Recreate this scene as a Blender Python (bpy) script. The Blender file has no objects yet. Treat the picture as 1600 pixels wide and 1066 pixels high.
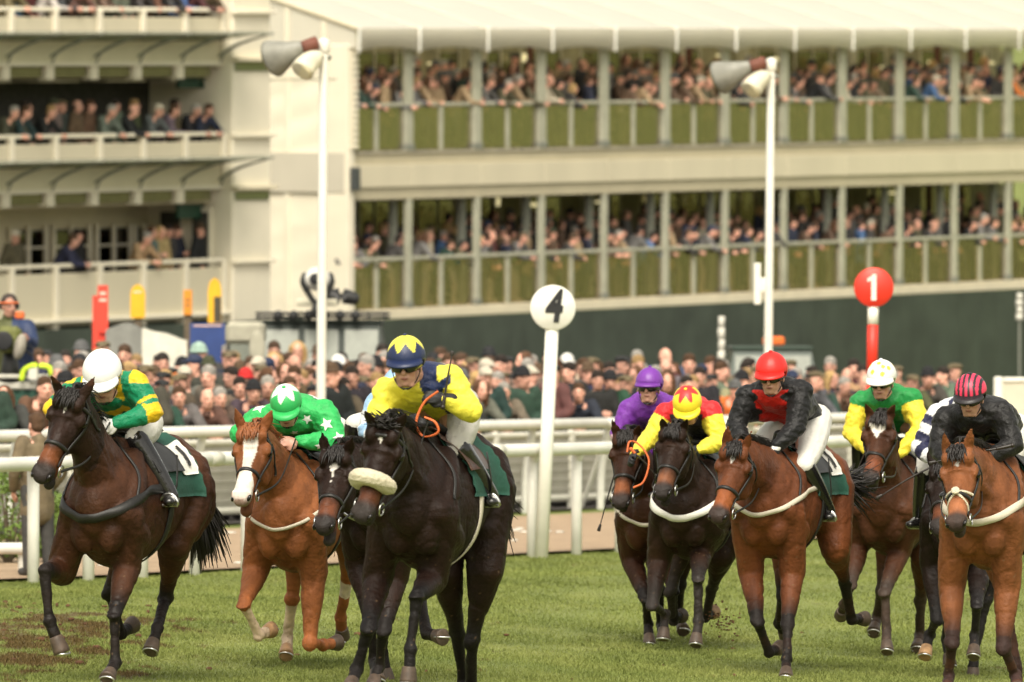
import bpy, math, random
import numpy as np
from mathutils import Vector, Matrix
from mathutils.bvhtree import BVHTree
R = math.radians
SC = bpy.context.scene
COL = SC.collection
random.seed(7); np.random.seed(7)
rng = np.random.RandomState(11)

# ------------------------------------------------------------------ camera, sky, sun, exposure
FPX, CX, HY, CZ = 13333.3, 800.0, 520.0, 2.3      # focal length in pixels of the 1600 px wide frame, level line, camera height
cam_d = bpy.data.cameras.new('camera'); cam = bpy.data.objects.new('camera', cam_d); COL.objects.link(cam)
cam.location = (0, 0, CZ); cam.rotation_euler = (R(90), 0, 0)
cam_d.sensor_width = 36; cam_d.lens = 300; cam_d.shift_y = -(533.0 - HY) / 1600.0
cam_d.clip_start = 1; cam_d.clip_end = 3000
cam_d.dof.use_dof = True; cam_d.dof.focus_distance = 58.5; cam_d.dof.aperture_fstop = 5.0
SC.camera = cam

world = bpy.data.worlds.new('World'); SC.world = world; world.use_nodes = True
wn, wl = world.node_tree.nodes, world.node_tree.links
for n in list(wn): wn.remove(n)
sky = wn.new('ShaderNodeTexSky'); sky.sky_type = 'NISHITA'; sky.sun_disc = False
SUN_EL, SUN_AZ = 50.0, 183.0                      # azimuth: compass from +Y clockwise; behind the camera, a little to the left
sky.sun_elevation = R(SUN_EL); sky.sun_rotation = R(SUN_AZ); sky.dust_density = 4.0; sky.air_density = 1.0
hs = wn.new('ShaderNodeHueSaturation'); hs.inputs['Saturation'].default_value = 0.18
tint = wn.new('ShaderNodeMix'); tint.data_type = 'RGBA'; tint.blend_type = 'MULTIPLY'
tint.inputs[0].default_value = 1.0; tint.inputs[7].default_value = (1.0, 0.95, 0.83, 1)
bg = wn.new('ShaderNodeBackground'); bg.inputs['Strength'].default_value = 0.15
wo = wn.new('ShaderNodeOutputWorld')
wl.new(sky.outputs[0], hs.inputs['Color']); wl.new(hs.outputs[0], tint.inputs[6]); wl.new(tint.outputs[2], bg.inputs['Color']); wl.new(bg.outputs[0], wo.inputs['Surface'])
sun_d = bpy.data.lights.new('sun', 'SUN'); sun = bpy.data.objects.new('sun', sun_d); COL.objects.link(sun)
sun_d.energy = 1.2; sun_d.angle = R(28); sun_d.color = (1.0, 0.935, 0.81)
_az, _el = R(SUN_AZ), R(SUN_EL)
_sd = Vector((math.sin(_az) * math.cos(_el), math.cos(_az) * math.cos(_el), math.sin(_el)))
sun.rotation_euler = _sd.to_track_quat('Z', 'Y').to_euler()
SC.view_settings.view_transform = 'Standard'; SC.view_settings.look = 'None'
SC.view_settings.gamma = 1.0; SC.view_settings.use_curve_mapping = False
SC.view_settings.exposure = 0.82
SC.cycles.use_denoising = True
SC.cycles.max_bounces = 6; SC.cycles.transparent_max_bounces = 12

# ------------------------------------------------------------------ materials
MATS = {}
def mat(name, color=(.5, .5, .5), rough=.6, metal=0.0, noise=.12, nscale=6.0, bump=0.0, bscale=40.0, attr=None, objcol=False,
        randhue=0.0, sheen=0.0, coat=0.0, emit=None, spec=.5, coords='Object', streak=0.0, rvar=0.0):
    if name in MATS: return MATS[name]
    m = bpy.data.materials.new(name); m.use_nodes = True
    nt = m.node_tree; N, L = nt.nodes, nt.links
    b = N['Principled BSDF']; b.inputs['Roughness'].default_value = rough; b.inputs['Metallic'].default_value = metal
    b.inputs['Specular IOR Level'].default_value = spec
    if sheen: b.inputs['Sheen Weight'].default_value = sheen
    if coat: b.inputs['Coat Weight'].default_value = coat; b.inputs['Coat Roughness'].default_value = .25
    src = None
    if attr:
        a = N.new('ShaderNodeAttribute'); a.attribute_name = attr; src = a.outputs['Color']
    elif objcol:
        a = N.new('ShaderNodeObjectInfo'); src = a.outputs['Color']
    tc = N.new('ShaderNodeTexCoord')
    nz = N.new('ShaderNodeTexNoise'); nz.inputs['Scale'].default_value = nscale; nz.inputs['Detail'].default_value = 6
    mp = N.new('ShaderNodeMapping'); L.new(tc.outputs[coords], mp.inputs[0]); L.new(mp.outputs[0], nz.inputs['Vector'])
    if streak: mp.inputs['Scale'].default_value = (1, 1, streak)
    mr = N.new('ShaderNodeMapRange'); mr.inputs[1].default_value = .3; mr.inputs[2].default_value = .7
    mr.inputs[3].default_value = 1 - noise; mr.inputs[4].default_value = 1 + noise
    L.new(nz.outputs[0], mr.inputs[0])
    mx = N.new('ShaderNodeMix'); mx.data_type = 'RGBA'; mx.blend_type = 'MULTIPLY'; mx.inputs[0].default_value = 1
    if src is not None: L.new(src, mx.inputs[6])
    else: mx.inputs[6].default_value = (*color, 1)
    L.new(mr.outputs[0], mx.inputs[7])
    outc = mx.outputs[2]
    if randhue:
        oi = N.new('ShaderNodeObjectInfo'); r2 = N.new('ShaderNodeMapRange'); r2.inputs[3].default_value = 1 - randhue; r2.inputs[4].default_value = 1 + randhue * .6
        L.new(oi.outputs['Random'], r2.inputs[0]); m2 = N.new('ShaderNodeMix'); m2.data_type = 'RGBA'; m2.blend_type = 'MULTIPLY'; m2.inputs[0].default_value = 1
        L.new(outc, m2.inputs[6]); L.new(r2.outputs[0], m2.inputs[7]); outc = m2.outputs[2]
    L.new(outc, b.inputs['Base Color'])
    if rvar:
        r3 = N.new('ShaderNodeMapRange'); r3.inputs[1].default_value = .35; r3.inputs[2].default_value = .65; r3.inputs[3].default_value = rough - rvar; r3.inputs[4].default_value = rough + rvar
        n5 = N.new('ShaderNodeTexNoise'); n5.inputs['Scale'].default_value = 5; n5.inputs['Detail'].default_value = 5; L.new(tc.outputs[coords], n5.inputs['Vector']); L.new(n5.outputs[0], r3.inputs[0]); L.new(r3.outputs[0], b.inputs['Roughness'])
    if bump:
        n2 = N.new('ShaderNodeTexNoise'); n2.inputs['Scale'].default_value = bscale; n2.inputs['Detail'].default_value = 4
        L.new(tc.outputs[coords], n2.inputs['Vector'])
        bp = N.new('ShaderNodeBump'); bp.inputs['Strength'].default_value = bump; bp.inputs['Distance'].default_value = .02
        L.new(n2.outputs[0], bp.inputs['Height']); L.new(bp.outputs[0], b.inputs['Normal'])
    MATS[name] = m
    return m

def glass_mat(name, tint_=(.6, .65, .55), refl=.35, rough=.03, dens=.5):
    m = bpy.data.materials.new(name); m.use_nodes = True; N, L = m.node_tree.nodes, m.node_tree.links
    for n in list(N): N.remove(n)
    o = N.new('ShaderNodeOutputMaterial'); tr = N.new('ShaderNodeBsdfTransparent'); tr.inputs[0].default_value = (*[c * dens for c in tint_], 1)
    gl = N.new('ShaderNodeBsdfGlossy'); gl.inputs['Color'].default_value = (.95, .88, .82, 1); gl.inputs['Roughness'].default_value = rough
    mx = N.new('ShaderNodeMixShader'); mx.inputs[0].default_value = refl
    L.new(tr.outputs[0], mx.inputs[1]); L.new(gl.outputs[0], mx.inputs[2]); L.new(mx.outputs[0], o.inputs[0])
    MATS[name] = m
    return m

# ------------------------------------------------------------------ geometry helpers
def W(px, py, Y):
    return np.array([(px - CX) / FPX * Y, Y, CZ - (py - HY) / FPX * Y])
def nrm(v):
    v = np.asarray(v, float); return v / max(1e-9, np.linalg.norm(v))
def sstep(x, a, b):
    t = np.clip((x - a) / (b - a), 0, 1); return t * t * (3 - 2 * t)
RT = nrm([.446, .895, 0]); RM = np.array([-RT[1], RT[0], 0]); RP0 = np.array([-4.65, 77.6, 0])   # running rail: direction, far-side normal, a point on it
def moff(X, Y): return (X - RP0[0]) * RM[0] + (Y - RP0[1]) * RM[1]
def rail_pt(px, m):      # the point at offset m beyond the rail that shows at column px
    k = (px - CX) / FPX
    Y = (m + RP0[0] * RM[0] + RP0[1] * RM[1]) / (k * RM[0] + RM[1])
    return np.array([k * Y, Y, 0])
def gz(X, Y):            # height of the ground: a slight crossfall on the track, a gentle bank under the crowd
    X = np.asarray(X, float); Y = np.asarray(Y, float)
    m = moff(X, Y)
    return -.045 * (np.clip(X, -9, 9) + 2) * (1 - sstep(Y, 68, 80)) + np.clip((m - 11) * .02, 0, .45) * sstep(m, 10.4, 12)

def cat(pts, n):
    P = np.asarray(pts, float)
    if len(P) == 2:
        t = np.linspace(0, 1, n)[:, None]; return P[0] * (1 - t) + P[1] * t
    E = np.vstack([2 * P[0] - P[1], P, 2 * P[-1] - P[-2]])
    out = []
    for s in np.linspace(0, len(P) - 1, n):
        i = min(int(s), len(P) - 2); t = s - i
        a, b, c, d = E[i], E[i + 1], E[i + 2], E[i + 3]
        out.append(.5 * ((2 * b) + (-a + c) * t + (2 * a - 5 * b + 4 * c - d) * t * t + (-a + 3 * b - 3 * c + d) * t ** 3))
    return np.array(out)

class Soup:
    def __init__(s): s.V = []; s.F = []; s.n = 0; s.mi = []
    def add(s, V, F, mi=0):
        V = np.asarray(V, float); s.V.append(V)
        for f in F: s.F.append(tuple(int(i) + s.n for i in f)); s.mi.append(mi)
        s.n += len(V); return s
    def tube(s, pts, ra, rb=None, lat=(1, 0, 0), k=12, n=None, cap=1.0, mi=0, closed=False):
        """a smooth tube along pts; ra is the half width along lat, rb across it"""
        P = np.asarray(pts, float); m = len(P)
        ra = np.full(m, ra) if np.isscalar(ra) else np.asarray(ra, float)
        rb = ra if rb is None else (np.full(m, rb) if np.isscalar(rb) else np.asarray(rb, float))
        if n is None: n = m if m == 2 else 4 * (m - 1) + 1
        A = cat(np.column_stack([P, ra, rb]), n)
        P, ra, rb = A[:, :3], np.maximum(A[:, 3], .001), np.maximum(A[:, 4], .001)
        T = np.gradient(P, axis=0); T /= np.maximum(1e-9, np.linalg.norm(T, axis=1))[:, None]
        if cap:
            ca, cb = min(ra[0], rb[0]) * cap, min(ra[-1], rb[-1]) * cap
            pre = [(P[0] - T[0] * ca * math.sin(a), math.cos(a)) for a in (1.45, 1.0, .5)]
            post = [(P[-1] + T[-1] * cb * math.sin(a), math.cos(a)) for a in (.5, 1.0, 1.45)]
            P = np.vstack([[p for p, _ in pre], P, [p for p, _ in post]])
            ra = np.concatenate([[ra[0] * c for _, c in pre], ra, [ra[-1] * c for _, c in post]])
            rb = np.concatenate([[rb[0] * c for _, c in pre], rb, [rb[-1] * c for _, c in post]])
            T = np.vstack([T[:1]] * 3 + [T] + [T[-1:]] * 3)
        L0 = np.asarray(lat, float); V = []
        if L0.ndim == 1: L0 = np.tile(L0, (len(P), 1))
        for i in range(len(P)):
            l = L0[i] - T[i] * np.dot(L0[i], T[i])
            if np.linalg.norm(l) < 1e-4: l = np.cross(T[i], [0.3, .5, .8])
            l = nrm(l); u = np.cross(T[i], l)
            for j in range(k):
                a = 2 * math.pi * j / k
                V.append(P[i] + l * ra[i] * math.cos(a) + u * rb[i] * math.sin(a))
        F = []; q = len(P)
        for i in range(q - 1):
            for j in range(k):
                j2 = (j + 1) % k; F.append((i * k + j, i * k + j2, (i + 1) * k + j2, (i + 1) * k + j))
        F.append(tuple(range(k))[::-1]); F.append(tuple((q - 1) * k + j for j in range(k)))
        return s.add(V, F, mi)
    def ball(s, c, r, ax=None, k=12, mi=0):
        r = np.full(3, r) if np.isscalar(r) else np.asarray(r, float)
        A = np.eye(3) if ax is None else np.array([nrm(a) for a in ax])
        V = []; F = []; h = k // 2 + 1
        V.append([0, 0, 1])
        for i in range(1, h):
            for j in range(k):
                t, p = math.pi * i / h, 2 * math.pi * j / k
                V.append([math.sin(t) * math.cos(p), math.sin(t) * math.sin(p), math.cos(t)])
        V.append([0, 0, -1])
        for j in range(k): F.append((0, 1 + j, 1 + (j + 1) % k))
        for i in range(h - 2):
            for j in range(k):
                a, b = 1 + i * k + j, 1 + i * k + (j + 1) % k; F.append((a, a + k, b + k, b))
        e = len(V) - 1
        for j in range(k): F.append((e, 1 + (h - 2) * k + (j + 1) % k, 1 + (h - 2) * k + j))
        V = np.array(V) * r
        return s.add(np.asarray(c) + V @ A, F, mi)
    def box(s, lo, hi, mi=0):
        (a, b, c), (d, e, f) = lo, hi
        V = [(a, b, c), (d, b, c), (d, e, c), (a, e, c), (a, b, f), (d, b, f), (d, e, f), (a, e, f)]
        return s.add(V, [(0, 3, 2, 1), (4, 5, 6, 7), (0, 1, 5, 4), (1, 2, 6, 5), (2, 3, 7, 6), (3, 0, 4, 7)], mi)
    def bbox(s, lo, hi, bev=.01, mi=0):
        """box with chamfered upright and level edges"""
        lo, hi = np.minimum(lo, hi).astype(float), np.maximum(lo, hi).astype(float); c = (lo + hi) / 2; h = (hi - lo) / 2; b = min(bev, .45 * h.min())
        V = []; idx = {}
        for ax in range(3):
            for sx in (-1, 1):
                for sy in (-1, 1):
                    for sz in (-1, 1):
                        sg = np.array([sx, sy, sz], float); q = h - b; q[ax] = h[ax]
                        idx[(ax, sx, sy, sz)] = len(V); V.append(c + sg * q)
        F = []
        for ax in range(3):
            o = [i for i in range(3) if i != ax]
            for sg in (-1, 1):
                f = []
                for a_, b_ in ((-1, -1), (1, -1), (1, 1), (-1, 1)):
                    t = [0, 0, 0]; t[ax] = sg; t[o[0]] = a_; t[o[1]] = b_; f.append(idx[(ax, *t)])
                F.append(f)
        for ax in range(3):
            o = [i for i in range(3) if i != ax]
            for a_ in (-1, 1):
                for b_ in (-1, 1):
                    t1 = [0, 0, 0]; t1[o[0]] = a_; t1[o[1]] = b_; t2 = list(t1); t1[ax] = -1; t2[ax] = 1
                    F.append([idx[(o[0], *t1)], idx[(o[0], *t2)], idx[(o[1], *t2)], idx[(o[1], *t1)]])
        for sx in (-1, 1):
            for sy in (-1, 1):
                for sz in (-1, 1): F.append([idx[(a, sx, sy, sz)] for a in range(3)])
        return s.add(V, F, mi)
    def quad(s, a, b, c, d, mi=0): return s.add([a, b, c, d], [(0, 1, 2, 3)], mi)
    def mesh(s, name, origin=(0, 0, 0)):
        me = bpy.data.meshes.new(name)
        V = np.vstack(s.V) - np.asarray(origin)
        me.from_pydata(V.tolist(), [], s.F)
        return me

def ob(name, me, parent=None, m=None, smooth=True, fixn=False):
    o = bpy.data.objects.new(name, me); COL.objects.link(o)
    if parent: o.parent = parent
    if m is not None:
        for q in (m if isinstance(m, (list, tuple)) else [m]): me.materials.append(q)
    if isinstance(me, bpy.types.Mesh):
        me.polygons.foreach_set('use_smooth', [smooth] * len(me.polygons))
    return o
def sob(name, s, parent=None, m=None, smooth=True, origin=None):
    """one Soup as one mesh object, stored relative to its parent's place"""
    org = origin if origin is not None else (tuple(parent['_o']) if parent is not None and '_o' in parent else (0, 0, 0))
    me = s.mesh(name, org)
    o = ob(name, me, parent, m, smooth)
    if max(s.mi) > 0: me.polygons.foreach_set('material_index', s.mi)
    if not smooth or True: me.update()
    return o
def tag(o, label=None, cat=None, group=None, kind=None):
    if label: o['label'] = label
    if cat: o['category'] = cat
    if group: o['group'] = group
    if kind: o['kind'] = kind
    return o
def empty(name, loc, label=None, cat=None, group=None, kind=None):
    o = bpy.data.objects.new(name, None); COL.objects.link(o); o.location = tuple(loc); o.empty_display_size = .1
    o['_o'] = [float(x) for x in loc]
    return tag(o, label, cat, group, kind)

def remesh(soup, name, voxel, smooth=6, origin=(0, 0, 0), decim=None):
    me = soup.mesh(name + '_tmp', origin); o = bpy.data.objects.new('tmp', me); COL.objects.link(o)
    r = o.modifiers.new('r', 'REMESH'); r.mode = 'VOXEL'; r.voxel_size = voxel
    if smooth:
        q = o.modifiers.new('s', 'SMOOTH'); q.factor = .5; q.iterations = smooth
    if decim:
        d = o.modifiers.new('d', 'DECIMATE'); d.ratio = decim
    dg = bpy.context.evaluated_depsgraph_get()
    e = o.evaluated_get(dg); m2 = bpy.data.meshes.new_from_object(e); m2.name = name
    bpy.data.objects.remove(o); bpy.data.meshes.remove(me)
    return m2
def coords(me):
    a = np.empty(len(me.vertices) * 3); me.vertices.foreach_get('co', a); return a.reshape(-1, 3)
def setco(me, c): me.vertices.foreach_set('co', np.ascontiguousarray(c, float).ravel()); me.update()
def normals(me):
    a = np.empty(len(me.vertices) * 3); me.vertices.foreach_get('normal', a); return a.reshape(-1, 3)
def paint(me, rgb):
    rgb = np.clip(rgb, 0, 1); at = me.color_attributes.new('Col', 'FLOAT_COLOR', 'POINT')
    at.data.foreach_set('color', np.column_stack([rgb, np.ones(len(rgb))]).astype(np.float32).ravel())
def segd(P, a, b):
    a, b = np.asarray(a, float), np.asarray(b, float); d = b - a; t = np.clip((P - a) @ d / max(1e-9, d @ d), 0, 1)
    return np.linalg.norm(P - (a + t[:, None] * d), axis=1), t
def vnoise(P, f, seed=0):
    r = np.random.RandomState(seed); o = np.zeros(len(P))
    for i in range(7):
        k = r.normal(size=3) * f * (1 + .35 * i); o += np.sin(P @ k + r.uniform(0, 6.28)) / (1 + .35 * i)
    return o / 3.2
def bvh_of(me, origin=(0, 0, 0)):
    c = coords(me) + np.asarray(origin); return BVHTree.FromPolygons([Vector(v) for v in c], [tuple(p.vertices) for p in me.polygons])
def on_surf(bv, pts, off):
    P, N = [], []
    for p in pts:
        l, n, i, d = bv.find_nearest(Vector(p))
        n = np.array(n); l = np.array(l)
        P.append(l + n * off); N.append(n)
    return np.array(P), np.array(N)
def ribbon(s, P, N, w, th=.006, mi=0):
    """a strap of width w lying on a surface whose normals are N"""
    P, N = np.asarray(P, float), np.asarray(N, float); T = np.gradient(P, axis=0); V = []
    for p, n, t in zip(P, N, T):
        t = nrm(t); n = nrm(n - t * np.dot(n, t)); l = np.cross(t, n)
        V += [p - l * w / 2 - n * .004, p - l * w / 2 + n * th * .6, p + n * th * 1.15, p + l * w / 2 + n * th * .6, p + l * w / 2 - n * .004]
    F = []
    for i in range(len(P) - 1):
        for j in range(5): F.append((i * 5 + j, i * 5 + (j + 1) % 5, i * 5 + 5 + (j + 1) % 5, i * 5 + 5 + j))
    F.append((0, 1, 2, 3, 4)); e = (len(P) - 1) * 5; F.append((e + 4, e + 3, e + 2, e + 1, e))
    return s.add(V, F, mi)
def strap(s, bv, pts, w, off=.006, n=24, th=.006, sm=3):
    Q = cat(pts, n); P, N = on_surf(bv, Q, off)
    for _ in range(sm):
        P[1:-1] = (P[:-2] + P[1:-1] * 2 + P[2:]) / 4; N[1:-1] = (N[:-2] + N[1:-1] * 2 + N[2:]) / 4
    ribbon(s, P, N, w, th); return P
def reach(P, px, py, L, sgn):
    """the point at distance L from P on the sight line through (px, py); sgn 'f' nearer the camera, 'b' farther"""
    C = np.array([0, 0, CZ]); D = np.array([(px - CX) / FPX, 1.0, -(py - HY) / FPX]); w = C - P
    a, b, c = D @ D, 2 * D @ w, w @ w - L * L
    q = b * b - 4 * a * c
    t = -b / (2 * a) if q < 0 else (-b + (-1 if sgn == 'f' else 1) * math.sqrt(q)) / (2 * a)
    return C + D * t
# ------------------------------------------------------------------ ground
def turf_mat(name, blade=False):
    m = bpy.data.materials.new(name); m.use_nodes = True; N, L = m.node_tree.nodes, m.node_tree.links
    b = N['Principled BSDF']; b.inputs['Roughness'].default_value = .75; b.inputs['Specular IOR Level'].default_value = .2
    g = N.new('ShaderNodeNewGeometry')
    def noise(sc, det=3, rough=.5, stretch=(1, 1, 1)):
        mp = N.new('ShaderNodeMapping'); mp.inputs['Scale'].default_value = stretch; L.new(g.outputs['Position'], mp.inputs[0])
        n = N.new('ShaderNodeTexNoise'); n.inputs['Scale'].default_value = sc; n.inputs['Detail'].default_value = det; n.inputs['Roughness'].default_value = rough
        L.new(mp.outputs[0], n.inputs['Vector']); return n
    n1 = noise(1.1, 6, .65, (1, .35, 1)); r1 = N.new('ShaderNodeValToRGB'); L.new(n1.outputs[0], r1.inputs[0])
    e = r1.color_ramp.elements; e[0].position = .28; e[0].color = (.118, .150, .036, 1); e[1].position = .74; e[1].color = (.220, .240, .070, 1)
    x = r1.color_ramp.elements.new(.5); x.color = (.166, .195, .050, 1)
    n2 = noise(.30, 4, .6); r2 = N.new('ShaderNodeMapRange'); L.new(n2.outputs[0], r2.inputs[0]); r2.inputs[1].default_value = .35; r2.inputs[2].default_value = .68; r2.inputs[3].default_value = .90; r2.inputs[4].default_value = 1.10
    mx = N.new('ShaderNodeMix'); mx.data_type = 'RGBA'; mx.blend_type = 'MULTIPLY'; mx.inputs[0].default_value = 1; L.new(r1.outputs[0], mx.inputs[6]); L.new(r2.outputs[0], mx.inputs[7])
    # cut-up divots, thickest at the left
    n3 = noise(2.6, 5, .6, (1, .30, 1)); sx = N.new('ShaderNodeSeparateXYZ'); L.new(g.outputs['Position'], sx.inputs[0])
    def mr(inp, a, b_, c, d):
        q = N.new('ShaderNodeMapRange'); L.new(inp, q.inputs[0]); q.inputs[1].default_value = a; q.inputs[2].default_value = b_; q.inputs[3].default_value = c; q.inputs[4].default_value = d; return q
    fx = mr(sx.outputs[0], -3.2, -1.9, .24, 0.0); fy = mr(sx.outputs[1], 66, 71, 1.0, 0.0); fy2 = mr(sx.outputs[1], 54, 57, 0.0, 1.0)
    mu = N.new('ShaderNodeMath'); mu.operation = 'MULTIPLY'; L.new(fx.outputs[0], mu.inputs[0]); L.new(fy.outputs[0], mu.inputs[1])
    mu2 = N.new('ShaderNodeMath'); mu2.operation = 'MULTIPLY'; L.new(mu.outputs[0], mu2.inputs[0]); L.new(fy2.outputs[0], mu2.inputs[1])
    ad = N.new('ShaderNodeMath'); ad.operation = 'ADD'; L.new(n3.outputs[0], ad.inputs[0]); L.new(mu2.outputs[0], ad.inputs[1])
    dv = mr(ad.outputs[0], .66, .72, 0, .8)
    m2 = N.new('ShaderNodeMix'); m2.data_type = 'RGBA'; L.new(dv.outputs[0], m2.inputs[0]); L.new(mx.outputs[2], m2.inputs[6]); m2.inputs[7].default_value = (.085, .040, .018, 1)
    if blade:
        n4 = noise(60, 2); r4 = mr(n4.outputs[0], .3, .7, .82, 1.2)
        m3 = N.new('ShaderNodeMix'); m3.data_type = 'RGBA'; m3.blend_type = 'MULTIPLY'; m3.inputs[0].default_value = 1; L.new(m2.outputs[2], m3.inputs[6]); L.new(r4.outputs[0], m3.inputs[7]); m2 = m3
    L.new(m2.outputs[2], b.inputs['Base Color'])
    return m
M_TURF = turf_mat('turf'); M_BLADE = turf_mat('grass_blade', True)
def sheet(name, X, Y, Z, m, kind='structure'):
    nx, ny = X.shape; V = np.column_stack([X.ravel(), Y.ravel(), Z.ravel()]); F = []
    for i in range(nx - 1):
        for j in range(ny - 1): F.append((i * ny + j, (i + 1) * ny + j, (i + 1) * ny + j + 1, i * ny + j + 1))
    o = sob(name, Soup().add(V, F), None, m); return tag(o, kind=kind)
xs = np.concatenate([[-900, -400, -200, -100, -60, -40, -28, -20, -15], np.linspace(-12, 14, 53), [18, 24, 32, 45, 60, 90, 140, 250, 450, 900, 1400]])
ys = np.concatenate([[-60, 0, 20, 35, 45], np.linspace(50, 150, 101), [160, 175, 200, 230, 270, 330, 400, 550, 800, 1300, 2000]])
X, Y = np.meshgrid(xs, ys, indexing='ij'); Z = gz(X, Y) + .010 * np.sin(X * 2.3 + Y * .7) * np.sin(Y * .9 - X) * (np.abs(X) < 14)
sheet('turf', X, Y, Z, M_TURF)
def band(name, m0, m1, t0, t1, nm, nt, dz_, m):
    ms, ts = np.linspace(m0, m1, nm), np.linspace(t0, t1, nt); A, B = np.meshgrid(ms, ts, indexing='ij')
    X = RP0[0] + A * RM[0] + B * RT[0]; Y = RP0[1] + A * RM[1] + B * RT[1]
    return sheet(name, X[::-1], Y[::-1], gz(X, Y)[::-1] + dz_, m)
M_SAND = mat('sand', (.36, .255, .16), .9, noise=.14, nscale=3, bump=.6, bscale=30)
M_TARMAC = mat('tarmac', (.10, .09, .08), .9, noise=.2, nscale=4)
band('sand_path', .25, 8.2, -40, 90, 10, 60, .035, M_SAND)
band('concourse', 9.6, 62, -60, 120, 60, 60, .03, M_TARMAC)
# unseen ring of green high ground, added for the balcony glass to reflect
ang = np.linspace(0, R(360), 160); rr = np.array([330, 420, 520, 640, 800, 1000, 1300])
A, B = np.meshgrid(ang, rr, indexing='ij'); hx, hy = B * np.cos(A), B * np.sin(A) * -1 + 100
hz = np.clip((B - 330) * .14, 0, 110) * (.8 + .2 * np.sin(A * 3) + .1 * np.sin(A * 9 + 1)) - .5
hx2, hy2 = B * np.cos(A + R(60)), 100 - B * np.sin(A + R(60)) + 0 * B
sheet('reflected_hills', hx2, hy2, hz, M_TURF)
# litter and light stones on the sand
S = Soup()
for i in range(60):
    m_, t_ = rng.uniform(.6, 7.5), rng.uniform(-8, 22); p = RP0 + RM * m_ + RT * t_; p[2] = float(gz(p[0], p[1])) + .04
    S.ball(p, (rng.uniform(.03, .10), rng.uniform(.03, .08), .015), k=6)
tag(sob('litter', S, None, mat('paper', (.6, .57, .5), .8)), 'scraps of pale paper and stones strewn along the sand path', 'litter', kind='stuff')
# grass blades over the part of the track in view
n = 430000; yy = rng.uniform(0, 1, n); Yb = 1 / (1 / 50. + (1 / 98. - 1 / 50.) * yy ** .85); Xb = rng.uniform(-.0635, .0635, n) * Yb
ok = moff(Xb, Yb) < .22; Xb, Yb = Xb[ok], Yb[ok]; n = len(Xb)
Zb = gz(Xb, Yb) - .004; cl = .5 + .5 * vnoise(np.column_stack([Xb * 1.0, Yb * .5, 0 * Xb]), 2.2, 4); hgt = rng.uniform(.015, .034, n) * (.85 + .3 * cl)
an = rng.uniform(0, math.pi, n); wd = rng.uniform(.0030, .0062, n) * (Yb / 58); lx, ly = rng.normal(size=n) * .014, rng.normal(size=n) * .014
V = np.empty((n, 3, 3)); V[:, 0] = np.column_stack([Xb - np.cos(an) * wd, Yb - np.sin(an) * wd, Zb]); V[:, 1] = np.column_stack([Xb + np.cos(an) * wd, Yb + np.sin(an) * wd, Zb]); V[:, 2] = np.column_stack([Xb + lx, Yb + ly, Zb + hgt])
me = bpy.data.meshes.new('grass'); me.vertices.add(n * 3); me.vertices.foreach_set('co', V.ravel()); me.loops.add(n * 3); me.loops.foreach_set('vertex_index', np.arange(n * 3, dtype=np.int32))
me.polygons.add(n); me.polygons.foreach_set('loop_start', np.arange(0, n * 3, 3, dtype=np.int32)); me.polygons.foreach_set('loop_total', np.full(n, 3, dtype=np.int32)); me.update(); me.validate()
tag(ob('grass', me, None, M_BLADE, smooth=False), 'short racecourse grass under the horses, scuffed brown at the left', 'grass', kind='stuff')
# clods torn up by the hoofs
S = Soup()
for i in range(90):
    p = W(rng.normal(70, 75), rng.normal(1000, 26), 1); 
    px, py = rng.uniform(0, 260) if i < 60 else rng.uniform(300, 1600), rng.uniform(955, 1050)
    Yc = 2.3 * FPX / (py - HY); p = W(px, py, Yc); p[2] = float(gz(p[0], p[1])) + .004
    S.ball(p + rng.normal(size=3) * .01, (rng.uniform(.012, .035), rng.uniform(.012, .03), rng.uniform(.008, .02)), k=6)
tag(sob('clods', S, None, mat('soil', (.10, .045, .02), .95, noise=.3, bump=.6)), 'brown clods of soil torn out of the turf', 'clods', kind='stuff')

# ------------------------------------------------------------------ running rails
M_RAILP = mat('white_rail_plastic', (.66, .65, .59), .5, noise=.12, nscale=3, bump=.1)
M_DULLP = mat('dull_white_paint', (.62, .60, .52), .6, noise=.10, nscale=5)
def oval(s, a, b, w, h, k=14):
    return s.tube([a, b], w, h, lat=RM, k=k, n=2, cap=.4)
rail1 = empty('running_rail', rail_pt(400, 0), 'white plastic running rail beside the turf with closely set round posts', 'rail')
t_lo, t_hi = -14, 34
for i, t in enumerate(np.arange(t_lo, t_hi, 6.0)):
    a, b = RP0 + RT * t, RP0 + RT * (t + 5.97); a[2] = b[2] = 1.10
    a = a - RM * .03; b = b - RM * .03
    sob('top_rail', oval(Soup(), a, b, .075, .068), rail1, M_RAILP)
t55 = np.dot(rail_pt(55, 0) - RP0, RT)
for i in range(-8, 34):
    p = RP0 + RT * (t55 + i * 1.03) + RM * .02; z0 = float(gz(p[0], p[1]))
    s = Soup().tube([(p[0], p[1], z0 - .05), (p[0], p[1], 1.07)], .055, .055, k=14, n=2, cap=.1); s.tube([(p[0], p[1], .96), (p[0] - RM[0] * .04, p[1] - RM[1] * .04, 1.06)], .05, .05, n=3)
    sob('post', s, rail1, M_RAILP)
for t in np.arange(t_lo, t_hi, 6.0):
    c = RP0 + RT * (t + 5.985) - RM * .03; c[2] = 1.10; sob('rail_joint', Soup().tube([c - RT * .11, c + RT * .11], .081, .074, lat=RM, n=2, k=14, cap=.1), rail1, M_DULLP)
rail2 = empty('running_rail', rail_pt(800, 9.4), 'second white rail on slanting legs in front of the crowd, beyond the sand', 'rail')
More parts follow.
